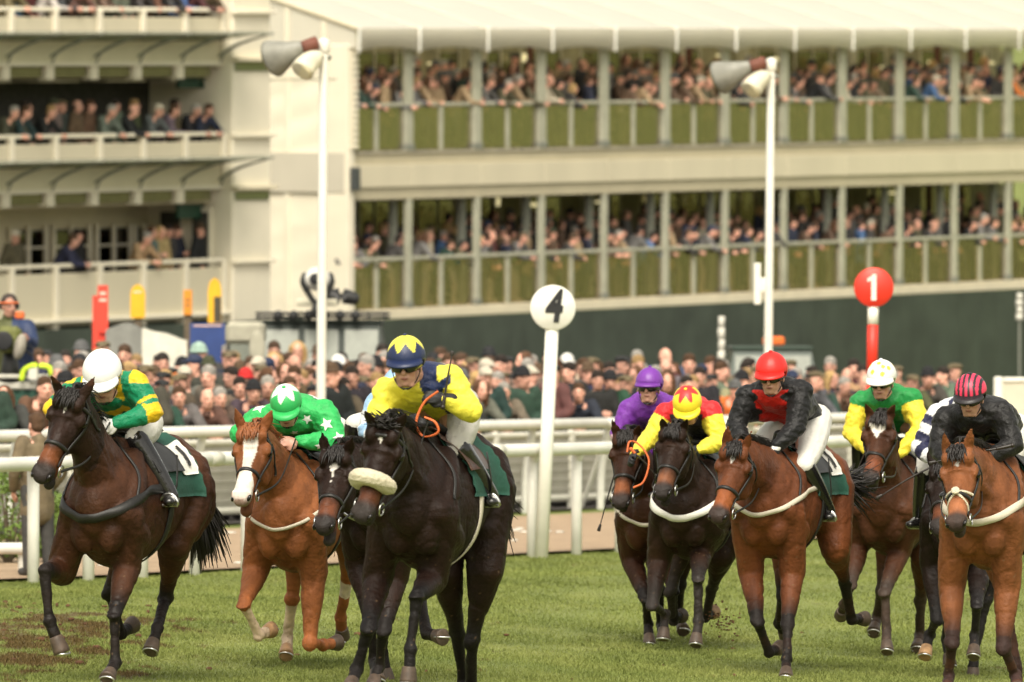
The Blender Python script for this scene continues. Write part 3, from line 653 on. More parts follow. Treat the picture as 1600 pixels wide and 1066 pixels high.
def horse(H):
    s0, psi = H['s'], R(H['psi']); Y0 = FPX / s0; cx, cy = H['chest']
    f = np.array([-math.sin(psi), -math.cos(psi), 0]); l = np.array([math.cos(psi), -math.sin(psi), 0]); up = np.array([0, 0, 1.])
    ch = W(cx, cy, Y0); k = H.get('k', 1.0)
    root = ch - f * .78 * k; dz = ch[2] - 1.10 * k; root[2] = 0
    pit = H.get('pitch', 0.0)
    def L(x, y, z): return root + (f * x + l * y) * k + up * (z * k + dz + x * pit)
    base = np.array([root[0], root[1], float(gz(root[0], root[1]))])
    E = empty('racehorse', base, H['label'], 'horse', 'racehorses galloping towards the camera')
    S = Soup()
    st = [(-.84, 1.26, .08, .12), (-.76, 1.27, .19, .24), (-.55, 1.29, .285, .30), (-.28, 1.25, .265, .30), (0, 1.19, .285, .35), (.25, 1.15, .285, .385),
          (.45, 1.15, .25, .40), (.62, 1.16, .225, .36), (.76, 1.15, .19, .27), (.86, 1.13, .11, .16)]
    S.tube([L(a, 0, z) for a, z, w, h in st], [w * k for a, z, w, h in st], [h * k for a, z, w, h in st], lat=l, k=24, cap=.5)
    S.tube([L(.62, 0, 1.47), L(.42, 0, 1.545), L(.2, 0, 1.50), L(0, 0, 1.45)], [.05, .06, .07, .06], lat=l)          # withers
    S.tube([L(-.25, 0, 1.50), L(-.5, 0, 1.535), L(-.72, 0, 1.47)], [.10, .15, .10], [.07, .08, .08], lat=l)           # croup
    for q in (-1, 1):
        S.tube([L(.40, q * .12, 1.46), L(.56, q * .17, 1.28), L(.72, q * .175, 1.10)], [.075, .10, .09], lat=l)        # shoulder blade
        S.tube([L(.74, q * .165, 1.12), L(.60, q * .185, 1.0), L(.47, q * .18, .95)], [.095, .10, .09], lat=l)         # upper arm
        S.ball(L(.73, q * .09, 1.02), (.10 * k, .10 * k, .17 * k), (l, f, up))                                        # breast
        S.tube([L(-.52, q * .15, 1.36), L(-.45, q * .18, 1.15), L(-.36, q * .19, 1.0)], [.16, .16, .11], lat=l)        # thigh
        S.tube([L(-.66, q * .13, 1.34), L(-.68, q * .15, 1.15), L(-.55, q * .16, .98)], [.12, .14, .09], lat=l)        # buttock
    S.ball(L(.35, 0, .93), (.16 * k, .34 * k, .15 * k), (l, f, up))
    # neck and head
    hw = H.get('hw', 1.24)
    nb = L(.60, 0, 1.36)
    poll = reach(nb, *H['poll'], H.get('neck', .74) * k, 'f')
    if 'headfwd' in H: poll = poll - np.array([0, H['headfwd'], 0]) * poll[1] / poll[1]
    muz = reach(poll, *H['muzzle'], .60 * k, H.get('hs', 'f'))
    ax = nrm(muz - poll); hl = np.linalg.norm(muz - poll)
    nvec = up * .6 + f * 1.0; nvec = nrm(nvec - ax * np.dot(nvec, ax))
    la = nrm(np.cross(nvec, ax))
    if np.dot(la, l) < 0: la = -la
    rl = H.get('roll', 0.0); la, nvec = nrm(la * math.cos(rl) + nvec * math.sin(rl)), nrm(nvec * math.cos(rl) - la * math.sin(rl))
    S.tube([L(.42, 0, 1.24), L(.58, 0, 1.30), nb * .55 + poll * .45 - up * .05, poll * .82 + nb * .18 - up * .055 - nvec * .02, poll - nvec * .09 + ax * .03],
           np.array([.17, .155, .11, .094, .086]) * k, np.array([.30, .27, .195, .155, .125]) * k, lat=l, k=20, n=22)
    for q in (-1, 1):   # muscle lines of the neck
        S.tube([L(.66, q * .12, 1.14), nb * .5 + poll * .5 + l * q * .06 - up * .15, poll - nvec * .14 + la * q * .045 + ax * .1], [.07, .05, .04], lat=l)
    def HP(t, lat_, dep):     # a point of the head frame: t along it, lat_ sideways, dep below the profile
        return poll + ax * t * hl + la * lat_ * k * hw - nvec * dep * k * hw
    hd = np.array(HD) * [1, hw, hw]
    S.tube([HP(t, 0, h) for t, w, h in HD], hd[:, 1] * k, hd[:, 2] * k, lat=la, k=18, n=30, cap=.6)
    for q in (-1, 1):
        S.ball(HP(.33, q * .055, .175), np.array((.038, .105, .10)) * hw, (la, ax, nvec))          # cheek
        S.ball(HP(.25, q * .088, .055), np.array((.026, .045, .030)) * hw, (la, ax, nvec))         # brow above the eye
        S.tube([HP(.32, q * .07, .08), HP(.55, q * .052, .075)], [.025, .015])       # facial crest
        S.ball(HP(.93, q * .038, .032), np.array((.022, .038, .027)) * hw, (la, ax, nvec))         # nostril wing
        S.ball(HP(.12, q * .058, .01), np.array((.035, .05, .04)) * hw, (la, ax, nvec))
    mo = H.get('mouth', .02)
    S.tube([HP(.60, 0, .13), HP(.80, 0, .122 + mo * .8), HP(.95, 0, .112 + mo * 1.3)], [.050, .046, .044], [.038, .036, .040], lat=la)   # lower jaw and lip
    ears = []
    for q, key in ((-1, 'earR'), (1, 'earL')):
        b0 = HP(.03, q * .058, .012)
        tip = reach(b0, *H[key], .185 * k, 'f') if key in H else b0 + (up * .16 + la * q * .05)
        ears.append((b0, tip)); e = nrm(tip - b0)
        S.tube([b0 - e * .03, b0 + e * .05, b0 + e * .11, tip], [.034, .042, .034, .005], [.026, .020, .013, .004], lat=la + e * 0, cap=.5, n=10)
    # legs
    legs = {}
    RAD = {'f': ([.092, .082, .062, .048], .059, [.042, .035, .037], .048, [.037, .041]),
           'h': ([.118, .090, .058, .045], .060, [.046, .039, .042], .050, [.041, .043])}
    for key in ('fr', 'fl', 'hr', 'hl'):
        q = -1 if key[1] == 'r' else 1; J = H['legs'][key]
        if key[0] == 'f':
            a = L(.50, q * .175, .93); L1, L2 = .43, .29
            if J[0]:
                a2 = W(J[0][0], J[0][1], a[1]); d = a2 - a; n_ = np.linalg.norm(d); a = a + d * min(1, .28 / max(n_, 1e-6))
                S.tube([L(.66, q * .17, 1.1), a], [.12, .10])
        else:
            a = L(-.36, q * .185, .99); L1, L2 = .47, .37
            if J[0]:
                a2 = W(J[0][0], J[0][1], a[1]); d = a2 - a; n_ = np.linalg.norm(d); a = a + d * min(1, .28 / max(n_, 1e-6))
                S.tube([L(-.50, q * .16, 1.25), a], [.19, .12])
        def rj(P, j, L_):
            v = reach(P, j[0], j[1], L_ * k, j[2]); d = v - P; n_ = np.linalg.norm(d)
            return P + d * min(1, L_ * k * 1.12 / n_)
        b = rj(a, J[1], L1); c = rj(b, J[2], L2); h = rj(c, J[3], .20)
        r1, rk, r3, rf, rp = RAD[key[0]]
        S.tube([a, a * .67 + b * .33, a * .33 + b * .67, b], np.array(r1) * k, lat=l)
        if key[0] == 'h':
            S.tube([L(-.66, q * .14, 1.14), a * .3 + b * .7 - f * .03], [.10, .04])
        S.ball(b, (rk * k, rk * k * 1.05, rk * 1.15 * k), (l, f, nrm(a - b)))
        S.tube([b, (b + c) / 2, c], np.array(r3) * k, lat=l)
        bk = -f * .022
        S.tube([b * .85 + c * .15 + bk, b * .2 + c * .8 + bk], [.022, .024])
        S.ball(c, rf * k); S.ball(c - f * .02, rf * .85 * k)
        d = nrm(h - c); cor = c + d * .11 * k
        S.tube([c, cor], np.array(rp) * k, lat=l)
        legs[key] = (a, b, c, cor, h, d)
    me = remesh(S, 'body', .0125, 7, base)
    P = coords(me) + base; Nn = normals(me)
    P = P + Nn * (vnoise(P, 9, 3) * .006 - np.exp(-(vnoise(P, 7.5, 21) / .10) ** 2) * .006 + np.exp(-(vnoise(P, 16, 33) / .08) ** 2) * .0022)[:, None]; setco(me, P - base)
    # coat colours
    c0 = np.array(H['coat']); c1 = np.array(H.get('dark', c0 * .45)); pt = np.array(H.get('points', (.012, .009, .008)))
    rgb = np.tile(c0, (len(P), 1))
    rel = P - root; xl = rel @ f; yl = rel @ l; zl = P[:, 2] - dz
    m_ = .5 + .5 * vnoise(P, 3.2, 5)
    rgb = rgb * (1 - .55 * m_[:, None]) + c1 * (.55 * m_[:, None])
    tt = (P - poll) @ ax / hl; lat_ = (P - poll) @ la; dep = -(P - poll) @ nvec
    inhead = (tt > -.08) & (tt < 1.25) & (np.abs(lat_) < .19) & (dep > -.08) & (dep < .40)
    dneck, tn = segd(P, nb, poll)
    if H.get('darkhead'): 
        wgt = np.where(inhead, .8, 0); rgb = rgb * (1 - wgt[:, None]) + c1 * wgt[:, None]
    for key in legs:
        a, b, c, cor, h, d = legs[key]; q = H.get('legcol', {}).get(key, None)
        for (A, B, rad, lo) in ((a, b, .13, True), (b, c, .085, False), (c, h, .085, False)):
            ds, t = segd(P, A, B)
            w = (ds < rad).astype(float)
            if lo: w = w * sstep(t, .45, .95)
            w = w * H.get('ptw', .93)
            rgb = rgb * (1 - w[:, None]) + pt * w[:, None]
        if q == 'sock':
            for A, B, t0 in ((b, c, .1), (c, h, 0)):
                ds, t = segd(P, A, B); w = ((ds < .08) & (t > t0)).astype(float); rgb = rgb * (1 - w[:, None]) + np.array((.55, .42, .30)) * w[:, None]
        elif q == 'patch':
            ds, t = segd(P, b, c); w = ((ds < .08) & (t < .42) & (t > .05)).astype(float); rgb = rgb * (1 - w[:, None]) + np.array((.6, .5, .4)) * w[:, None]
    tan = np.array(H.get('nose', (.16, .05, .02)))
    w = inhead * sstep(tt + .05 * vnoise(P, 12, 30), .58, .76) * (1 - sstep(tt, .80, .92)) * .85; rgb = rgb * (1 - w[:, None]) + tan * w[:, None]
    w = inhead * sstep(tt + .05 * vnoise(P, 12, 31), .78, .92) * H.get('muzw', .92); rgb = rgb * (1 - w[:, None]) + np.array((.030, .024, .022)) * w[:, None]
    front = dep < .07
    bl = H.get('blaze')
    if bl == 'blaze':
        ww = np.interp(tt, [.05, .12, .3, .55, .7, .85, 1.0], [0, .052, .046, .032, .055, .072, .06]); w = (inhead & front & (np.abs(lat_ - .004) < ww) & (tt < 1.02)) * 1.
        rgb = rgb * (1 - w[:, None]) + np.array((.72, .66, .58)) * w[:, None]
        w = inhead * (tt > .93) * (dep < .14) * .55; rgb = rgb * (1 - w[:, None]) + np.array((.5, .38, .33)) * w[:, None]
    elif bl:
        t0, t1, wd, narrow = bl
        ww = np.interp(tt, [t0, t0 + (t1 - t0) * .35, t1], [0, wd, 0]) if not narrow else np.interp(tt, [t0, t0 + .07, t0 + .14, t1], [0, wd, wd * .3, 0])
        w = (inhead & front & (np.abs(lat_) < ww)) * 1.; rgb = rgb * (1 - w[:, None]) + np.array((.70, .66, .60)) * w[:, None]
    rgb *= (1 + .14 * vnoise(P, 40, 8))[:, None]
    mud = (rng.rand(len(P)) < .006 * (zl < .85)) & ~inhead; rgb[mud] = rgb[mud] * .4 + np.array((.16, .10, .055)) * .6
    paint(me, rgb)
    body = ob('body', me, E, M_COAT)
    bv = bvh_of(me, base)
    # eyes, nostrils, hoofs
    for q in (-1, 1):
        sob('eye', Soup().ball(HP(.27, q * .098, .075), (.023, .029, .024), (la, ax, nvec)), E, M_EYE)
        sob('nostril', Soup().ball(HP(.975, q * .043, .034), (.024, .028, .020), (la + nvec * .6, ax, nvec)), E, M_EYE)
    for key in legs:
        a, b, c, cor, h, d = legs[key]; hl_ = np.linalg.norm(h - cor); s = Soup()
        s.tube([cor + d * .0, cor + d * .03, h], [.042, .047, .055], [.044, .050, .060], lat=l, k=14, cap=.12)
        o = sob('hoof', s, E, M_HOOFP if H.get('legcol', {}).get(key) in ('sock', 'pale') else M_HOOF)
        s = Soup(); nn = 14; rr = []
        u2 = nrm(np.cross(d, l)); 
        for i in range(nn): 
            an = R(-130 + 260 * i / (nn - 1)); rr.append(h + d * .004 + l * math.sin(an) * .049 + (f - d * np.dot(f, d)) * math.cos(an) * .053)
        s.tube(rr, .008, .006, lat=d, k=6, n=nn); sob('horseshoe', s, E, M_SHOE)
    # mane and forelock
    hairm = M_HAIRC if H.get('mane') == 'chestnut' else M_HAIR
    s = Soup(); rs = np.random.RandomState(int(cx))
    mv = H.get('manevol', 1.0)
    crest = lambda t: nb * (1 - t) + poll * t + up * (.16 * (1 - t) * k + .055) - f * .02 * t
    for i in range(int(210 * mv)):
        t = rs.uniform(-.05, 1.0); p = crest(t)
        bq = bv.find_nearest(Vector(p)); p = np.array(bq[0]) if bq[3] < .12 else p
        sd = rs.choice([-1, 1]) * rs.uniform(.2, 1); ln = rs.uniform(.06, .13) * mv
        e1 = p + up * .035 * mv + l * sd * .02 - f * ln * .3; e2 = p + l * sd * .08 * mv - f * ln * .9 + up * rs.uniform(-.05, .03)
        s.tube([p - up * .01, e1, e2], [.0065, .005, .001], [.004, .003, .001], lat=f, k=5, n=6, cap=0)
    sob('mane', s, E, hairm)
    s = Soup()
    for i in range(int(90 * mv)):
        p = HP(rs.uniform(-.04, .06), rs.uniform(-.045, .045), -.012)
        e = p + ax * rs.uniform(.05, .13) + nvec * rs.uniform(-.01, .015) + la * rs.uniform(-.03, .03)
        if mv > 1.2: e = p + up * rs.uniform(-.02, .06) + la * rs.uniform(-.11, .11) + nvec * rs.uniform(-.05, .05)
        s.tube([p, (p + e) / 2 + nvec * .025, e], [.006, .005, .001], [.004, .003, .001], lat=la, k=5, n=6, cap=0)
    sob('forelock', s, E, hairm)
    # tail
    s = Soup(); tb = L(-.83, 0, 1.42); td = H.get('tail'); 
    if td: tp = W(td[0], td[1], tb[1] + .35)
    else: tp = tb - f * .45 - up * .45
    mid = tb - f * .18 - up * .10
    for i in range(260):
        j = rs.normal(size=3) * .030; j2 = rs.normal(size=3) * .055
        s.tube([tb + j * .4, mid + j, (mid + tp) / 2 + j2 * .7 - f * .04, tp + j2 * 1.25 + up * rs.uniform(-.08, .12)], [.010, .010, .008, .002], [.007, .007, .006, .001], lat=l, k=5, n=8, cap=0)
    sob('tail', s, E, hairm)
    # bridle
    def ring(t, a0, a1, rad=1.0, n=26, extra=.0):
        out = []
        w, h = np.interp(t, hd[:, 0], hd[:, 1]) / hw, np.interp(t, hd[:, 0], hd[:, 2]) / hw
        for a in np.linspace(a0, a1, n):
            a = R(a); out.append(HP(t, math.sin(a) * (w + .01), h - math.cos(a) * (h + .01)))
        return out
    s = Soup(); tk = H.get('tackmat', M_TACK)
    strap(s, bv, ring(.13, -95, 95), .024)
    if not H.get('sheepskin'): strap(s, bv, ring(.60, -120, 120), .026)
    for q in (-1, 1):
        strap(s, bv, [HP(.02, q * .06, .03), HP(.13, q * .10, .09), HP(.35, q * .10, .11), HP(.60, q * .065, .10), HP(.80, q * .055, .09)], .020)
        strap(s, bv, [HP(.10, q * .09, .1), HP(.2, q * .09, .2), HP(.22, q * .04, .28)], .016)
    strap(s, bv, [HP(.02, -.06, .03), HP(-.04, 0, .0), HP(.02, .06, .03)], .024)
    bridle = sob('bridle', s, E, tk)
    if H.get('crossnose'):   # a crossed noseband
        s2 = Soup()
        for q in (-1, 1): strap(s2, bv, [HP(.52, q * .075, .09), HP(.60, 0, -.01), HP(.72, -q * .06, .08), HP(.80, -q * .05, .13)], .018)
        s2.ball(HP(.60, 0, -.018), (.03, .03, .014), (la, ax, nvec)); sob('crossed_noseband', s2, E, M_FLEECE if H['crossnose'] == 'pale' else tk)
    if H.get('sheepskin'):
        s2 = Soup(); q2 = ring(.60, -100, 100, n=20)
        q2 = [p + nvec * .02 for p in q2]
        s2.tube(q2, .052, .064, lat=ax, k=16, n=24, cap=1.0)
        me2 = remesh(s2, 'sheepskin_noseband', .008, 2, base); c2 = coords(me2); c2 = c2 + normals(me2) * (vnoise(c2, 90, 2) * .004)[:, None]; setco(me2, c2)
        ob('sheepskin_noseband', me2, E, M_FLEECE)
    bits = []
    for q in (-1, 1):
        c = HP(.83, q * .066, .105); s2 = Soup(); bits.append(c)
        s2.tube([c + ax * .038 * math.cos(a) + nvec * .038 * math.sin(a) for a in np.linspace(0, 6.28, 15)], .006, .006, lat=la, k=6, n=15, cap=0)
        sob('bit_ring', s2, E, M_METAL)
    # reins, from the bit over the neck to the rider's hands
    hands = [L(.60, -.08, 1.66), L(.60, .08, 1.66)]
    if 'hands' in H: hands = [reach(L(.62, 0, 1.64), *H['hands'][i], .12, 'f') for i in (0, 1)]
    for q, i in ((-1, 0), (1, 1)):
        s2 = Soup(); hh = hands[i]
        s2.tube([bits[i], bits[i] * .6 + hh * .4 + l * q * .05 - up * .05, hh], .009, .004, lat=up, k=6, n=14, cap=0)
        sob('rein', s2, E, H.get('reinmat', tk))
    # breast girth
    bg_ = H.get('girth')
    if bg_:
        gm, gw, gz_ = bg_; s2 = Soup()
        strap(s2, bv, [L(.22, -.33, 1.30), L(.45, -.33, 1.26), L(.70, -.26, 1.20 + gz_ * .5), L(.90, -.14, 1.10 + gz_), L(.97, 0, 1.06 + gz_), L(.90, .14, 1.10 + gz_), L(.70, .26, 1.20 + gz_ * .5), L(.45, .33, 1.26), L(.22, .33, 1.30)], gw, off=.015, n=60, th=.003, sm=6)
        sob('breast_girth', s2, E, gm)
    # neck strap that holds the girth up
    s2 = Soup(); strap(s2, bv, [L(.70, -.25, 1.2), L(.58, -.22, 1.4), L(.50, 0, 1.66), L(.58, .22, 1.4), L(.70, .25, 1.2)], .018, n=30)
    sob('neck_strap', s2, E, tk)
    # belly girths
    s2 = Soup(); strap(s2, bv, [L(.16, q, z) for q, z in ((-.33, 1.35), (-.36, 1.1), (-.2, .8), (0, .7), (.2, .8), (.36, 1.1), (.33, 1.35))], .07, n=40, off=.01)
    sob('girth', s2, E, H.get('girthmat', M_TACK))
    def drape(x0, x1, a0, a1, off, na=24, nx=14, ripple=.006, zc=1.25):
        V = []
        for i in range(nx):
            for j in range(na):
                x = x0 + (x1 - x0) * i / (nx - 1); a = R(a0 + (a1 - a0) * j / (na - 1))
                o = L(x, math.sin(a) * .8, zc + math.cos(a) * .8); t = L(x, 0, zc)
                hit = bv.ray_cast(Vector(o), Vector(nrm(t - o)))
                p = np.array(hit[0]) if hit[0] else t + (o - t) * .4
                n = nrm(o - t)
                V.append(p + n * (off + ripple * math.sin(j * 1.9 + i * .8)))
        V = np.array(V).reshape(nx, na, 3)
        for _ in range(3): V[1:-1, 1:-1] = (V[1:-1, 1:-1] * 2 + V[:-2, 1:-1] + V[2:, 1:-1] + V[1:-1, :-2] + V[1:-1, 2:]) / 6
        n0 = V.reshape(-1, 3); m = len(n0); top = n0.copy()
        cen = np.array([L(0, 0, zc)] * m); dirs = n0 - cen; dirs -= np.outer(dirs @ f, f); dirs /= np.linalg.norm(dirs, axis=1)[:, None]
        low = n0 - dirs * .008; F = []
        g = lambda i, j: i * na + j
        for i in range(nx - 1):
            for j in range(na - 1):
                F.append((g(i, j), g(i, j + 1), g(i + 1, j + 1), g(i + 1, j))); F.append((m + g(i, j), m + g(i + 1, j), m + g(i + 1, j + 1), m + g(i, j + 1)))
        for i in range(nx - 1):
            for j in (0, na - 1): F.append((g(i, j), g(i + 1, j), m + g(i + 1, j), m + g(i, j)))
        for j in range(na - 1):
            for i in (0, nx - 1): F.append((g(i, j), g(i, j + 1), m + g(i, j + 1), m + g(i, j)))
        return Soup().add(np.vstack([top, low]), F)
    cloth = sob('saddlecloth', drape(-.40, .28, -98, 98, .018, na=40, nx=16), E, M_GREENC)
    if H.get('number', True):
        for a0, a1 in ((22, 70), (-70, -22)): 
            nc = sob('number_cloth', drape(-.37, -.13, a0, a1, .030, na=14, nx=10, ripple=.003), E, M_WHITEC)
            d_ = Soup(); A = []
            for t in np.linspace(0, 1, 9):
                a = R(a0 + (a1 - a0) * (.18 + .6 * t)); o = L(-.26, math.sin(a) * .8, 1.25 + math.cos(a) * .8); tt_ = L(-.26, 0, 1.25); hit = bv.ray_cast(Vector(o), Vector(nrm(tt_ - o)))
                if hit[0]: A.append((np.array(hit[0]) + nrm(o - tt_) * .044, nrm(o - tt_)))
            if len(A) > 3:
                ribbon(d_, [p for p, _ in A], [n for _, n in A], .035, .003); sob('number_digit', d_, nc, M_TACK, origin=base)
    sd = sob('saddle', drape(-.12, .32, -66, 66, .045, na=26, nx=14, ripple=.0), E, H.get('saddlemat', M_TACK))
    s2 = Soup(); s2.tube([L(.30, 0, 1.66), L(.12, 0, 1.60), L(-.14, 0, 1.64)], [.05, .11, .13], [.03, .03, .025], lat=l, k=12); sob('saddle_seat', s2, E, M_TACK)
    H['_'] = dict(L=L, f=f, l=l, up=up, root=root, base=base, bv=bv, E=E, dz=dz, hands=hands, k=k, HP=HP)
    return H
# ------------------------------------------------------------------ riders
M_SKIN = mat('skin', attr='Col', rough=.5, noise=.1, nscale=30)
M_SILK = mat('racing_silk', attr='Col', rough=.50, noise=.10, nscale=14, bump=.7, bscale=26, sheen=.05, spec=.3)
M_BREECH = mat('white_breeches', (.66, .64, .59), .6, noise=.08, bump=.4, bscale=25)
M_BREECHG = mat('grey_white_breeches', (.52, .50, .46), .6, noise=.15, bump=.4, bscale=25)
M_BOOT = mat('black_boot', (.012, .011, .011), .22, noise=.2, bump=.15, coat=.3)
M_CAPC = mat('cap_cover', attr='Col', rough=.42, noise=.05, bump=.1, bscale=60)
M_LENS = mat('goggle_lens', (.01, .008, .006), .08, coat=.6)
M_GLOVEB = mat('black_glove', (.012, .012, .014), .6, noise=.2)
M_GLOVEW = mat('white_glove', (.72, .71, .68), .6, noise=.08)
M_STAR = mat('white_star_cloth', (.76, .76, .72), .5, noise=.05, bump=.2)
M_WHIP = mat('whip', (.02, .015, .012), .4)

def head_soup(S, c, fd, up, sc=1.0):
    """skull, jaw, nose, brow, ears and neck root; c is the skull's centre, fd where the face points"""
    fd = nrm(fd); up = nrm(up - fd * np.dot(up, fd)); la = np.cross(fd, up); A = (la, fd, up)
    g = lambda x, y, z: c + (la * x + fd * y + up * z) * sc
    S.ball(g(0, -.012, .02), np.array((.076, .095, .098)) * sc, A, k=16)
    S.ball(g(0, .030, -.055), np.array((.060, .062, .072)) * sc, A, k=14)
    S.ball(g(0, .062, -.098), np.array((.026, .026, .022)) * sc, A)              # chin
    for q in (-1, 1):
        S.ball(g(q * .036, .062, -.035), np.array((.024, .022, .024)) * sc, A)   # cheekbone
        S.ball(g(q * .030, .076, .014), np.array((.024, .014, .010)) * sc, A)    # brow
        S.ball(g(q * .078, -.005, -.022), np.array((.010, .020, .034)) * sc, A)  # ear
        S.tube([g(q * .052, .01, -.085), g(q * .028, .05, -.108)], .020 * sc)
    S.tube([g(0, .084, .012), g(0, .104, -.022), g(0, .109, -.036)], np.array([.009, .013, .016]) * sc, np.array([.010, .014, .012]) * sc, lat=la)
    S.tube([g(-.020, .082, -.066), g(0, .091, -.068), g(.020, .082, -.066)], .008 * sc, .010 * sc)  # lips
    return g, la, fd, up
def face_paint(P, rgb, g, la, fd, up, sc, stub=0.0):
    c = g(0, 0, 0); x = (P - c) @ la / sc; y = (P - c) @ fd / sc; z = (P - c) @ up / sc
    near = (np.abs(x) < .11) & (np.abs(z) < .16) & (y > 0)
    def spot(x0, z0, rx, rz, col, a=1.0):
        w = near * np.clip(1.4 - ((x - x0) / rx) ** 2 - ((z - z0) / rz) ** 2, 0, 1) * a
        rgb[:] = rgb * (1 - w[:, None]) + np.array(col) * w[:, None]
    spot(0, -.069, .024, .0075, (.19, .045, .035), .9)
    for q in (-1, 1):
        spot(q * .031, -.006, .017, .009, (.035, .022, .017), .85); spot(q * .031, .018, .021, .0045, (.05, .03, .018), .7)
        spot(q * .042, -.04, .022, .018, (.50, .19, .13), .35); spot(q * .008, -.046, .006, .004, (.12, .04, .03), .7)
    spot(0, -.10, .06, .032, (.20, .11, .08), stub)
    return rgb
def hand_soup(S, wrist, d, palm_n, fist=True, sc=1.0, thick=1.0):
    """palm and five unequal bent fingers; d from the wrist to the knuckles, palm_n out of the palm"""
    d = nrm(d); pn = nrm(palm_n - d * np.dot(palm_n, d)); sd = np.cross(d, pn)
    c = wrist + d * .050 * sc
    S.ball(c, np.array((.042, .050, .019 * thick)) * sc, (sd, d, pn))
    S.tube([wrist - d * .03, wrist + d * .02], .028 * sc, .022 * sc, lat=sd)
    for i, ln in enumerate((.070, .080, .075, .060)):
        k0 = wrist + d * (.088 - .004 * abs(i - 1)) * sc + sd * (.031 - .0205 * i) * sc
        cu = 1.0 if fist else .35; pts = [k0 - d * .02 * sc]; an = .25 * cu; p = k0; pts.append(p)
        for seg, bend in ((.45, .9), (.32, 1.1), (.25, .9)):
            p = p + (d * math.cos(an) + pn * math.sin(an)) * ln * seg * sc; pts.append(p); an += bend * cu
        S.tube(pts, np.array([.0095, .0105, .0095, .009, .007]) * sc * thick, k=8)
    t0 = wrist + d * .025 * sc + sd * .032 * sc
    S.tube([t0, t0 + d * .028 * sc + sd * .016 * sc + pn * .012 * sc, t0 + d * .052 * sc + sd * .004 * sc + pn * .028 * sc, t0 + d * .062 * sc - sd * .012 * sc + pn * .034 * sc],
           np.array([.013, .012, .0105, .008]) * sc * thick, k=8)

def star_disc(bv, c, n0, r, npt=5, rot=0, inner=.45, off=.004):
    """a star cut from cloth, laid on the surface under it"""
    n0 = nrm(n0); a = nrm(np.cross(n0, [.1, .2, 1.])); b = np.cross(n0, a); V = [c]; M = 2 * npt; ringn = 4
    for q in range(1, ringn + 1):
        for i in range(M):
            rr = (r if i % 2 == 0 else r * inner) * q / ringn; an = rot + math.pi * i / npt
            V.append(c + (a * math.cos(an) + b * math.sin(an)) * rr)
    V, N = on_surf(bv, V, off); F = [(0, 1 + i, 1 + (i + 1) % M) for i in range(M)]
    for q in range(ringn - 1):
        for i in range(M):
            x = 1 + q * M; F.append((x + i, x + M + i, x + M + (i + 1) % M, x + (i + 1) % M))
    return V, F

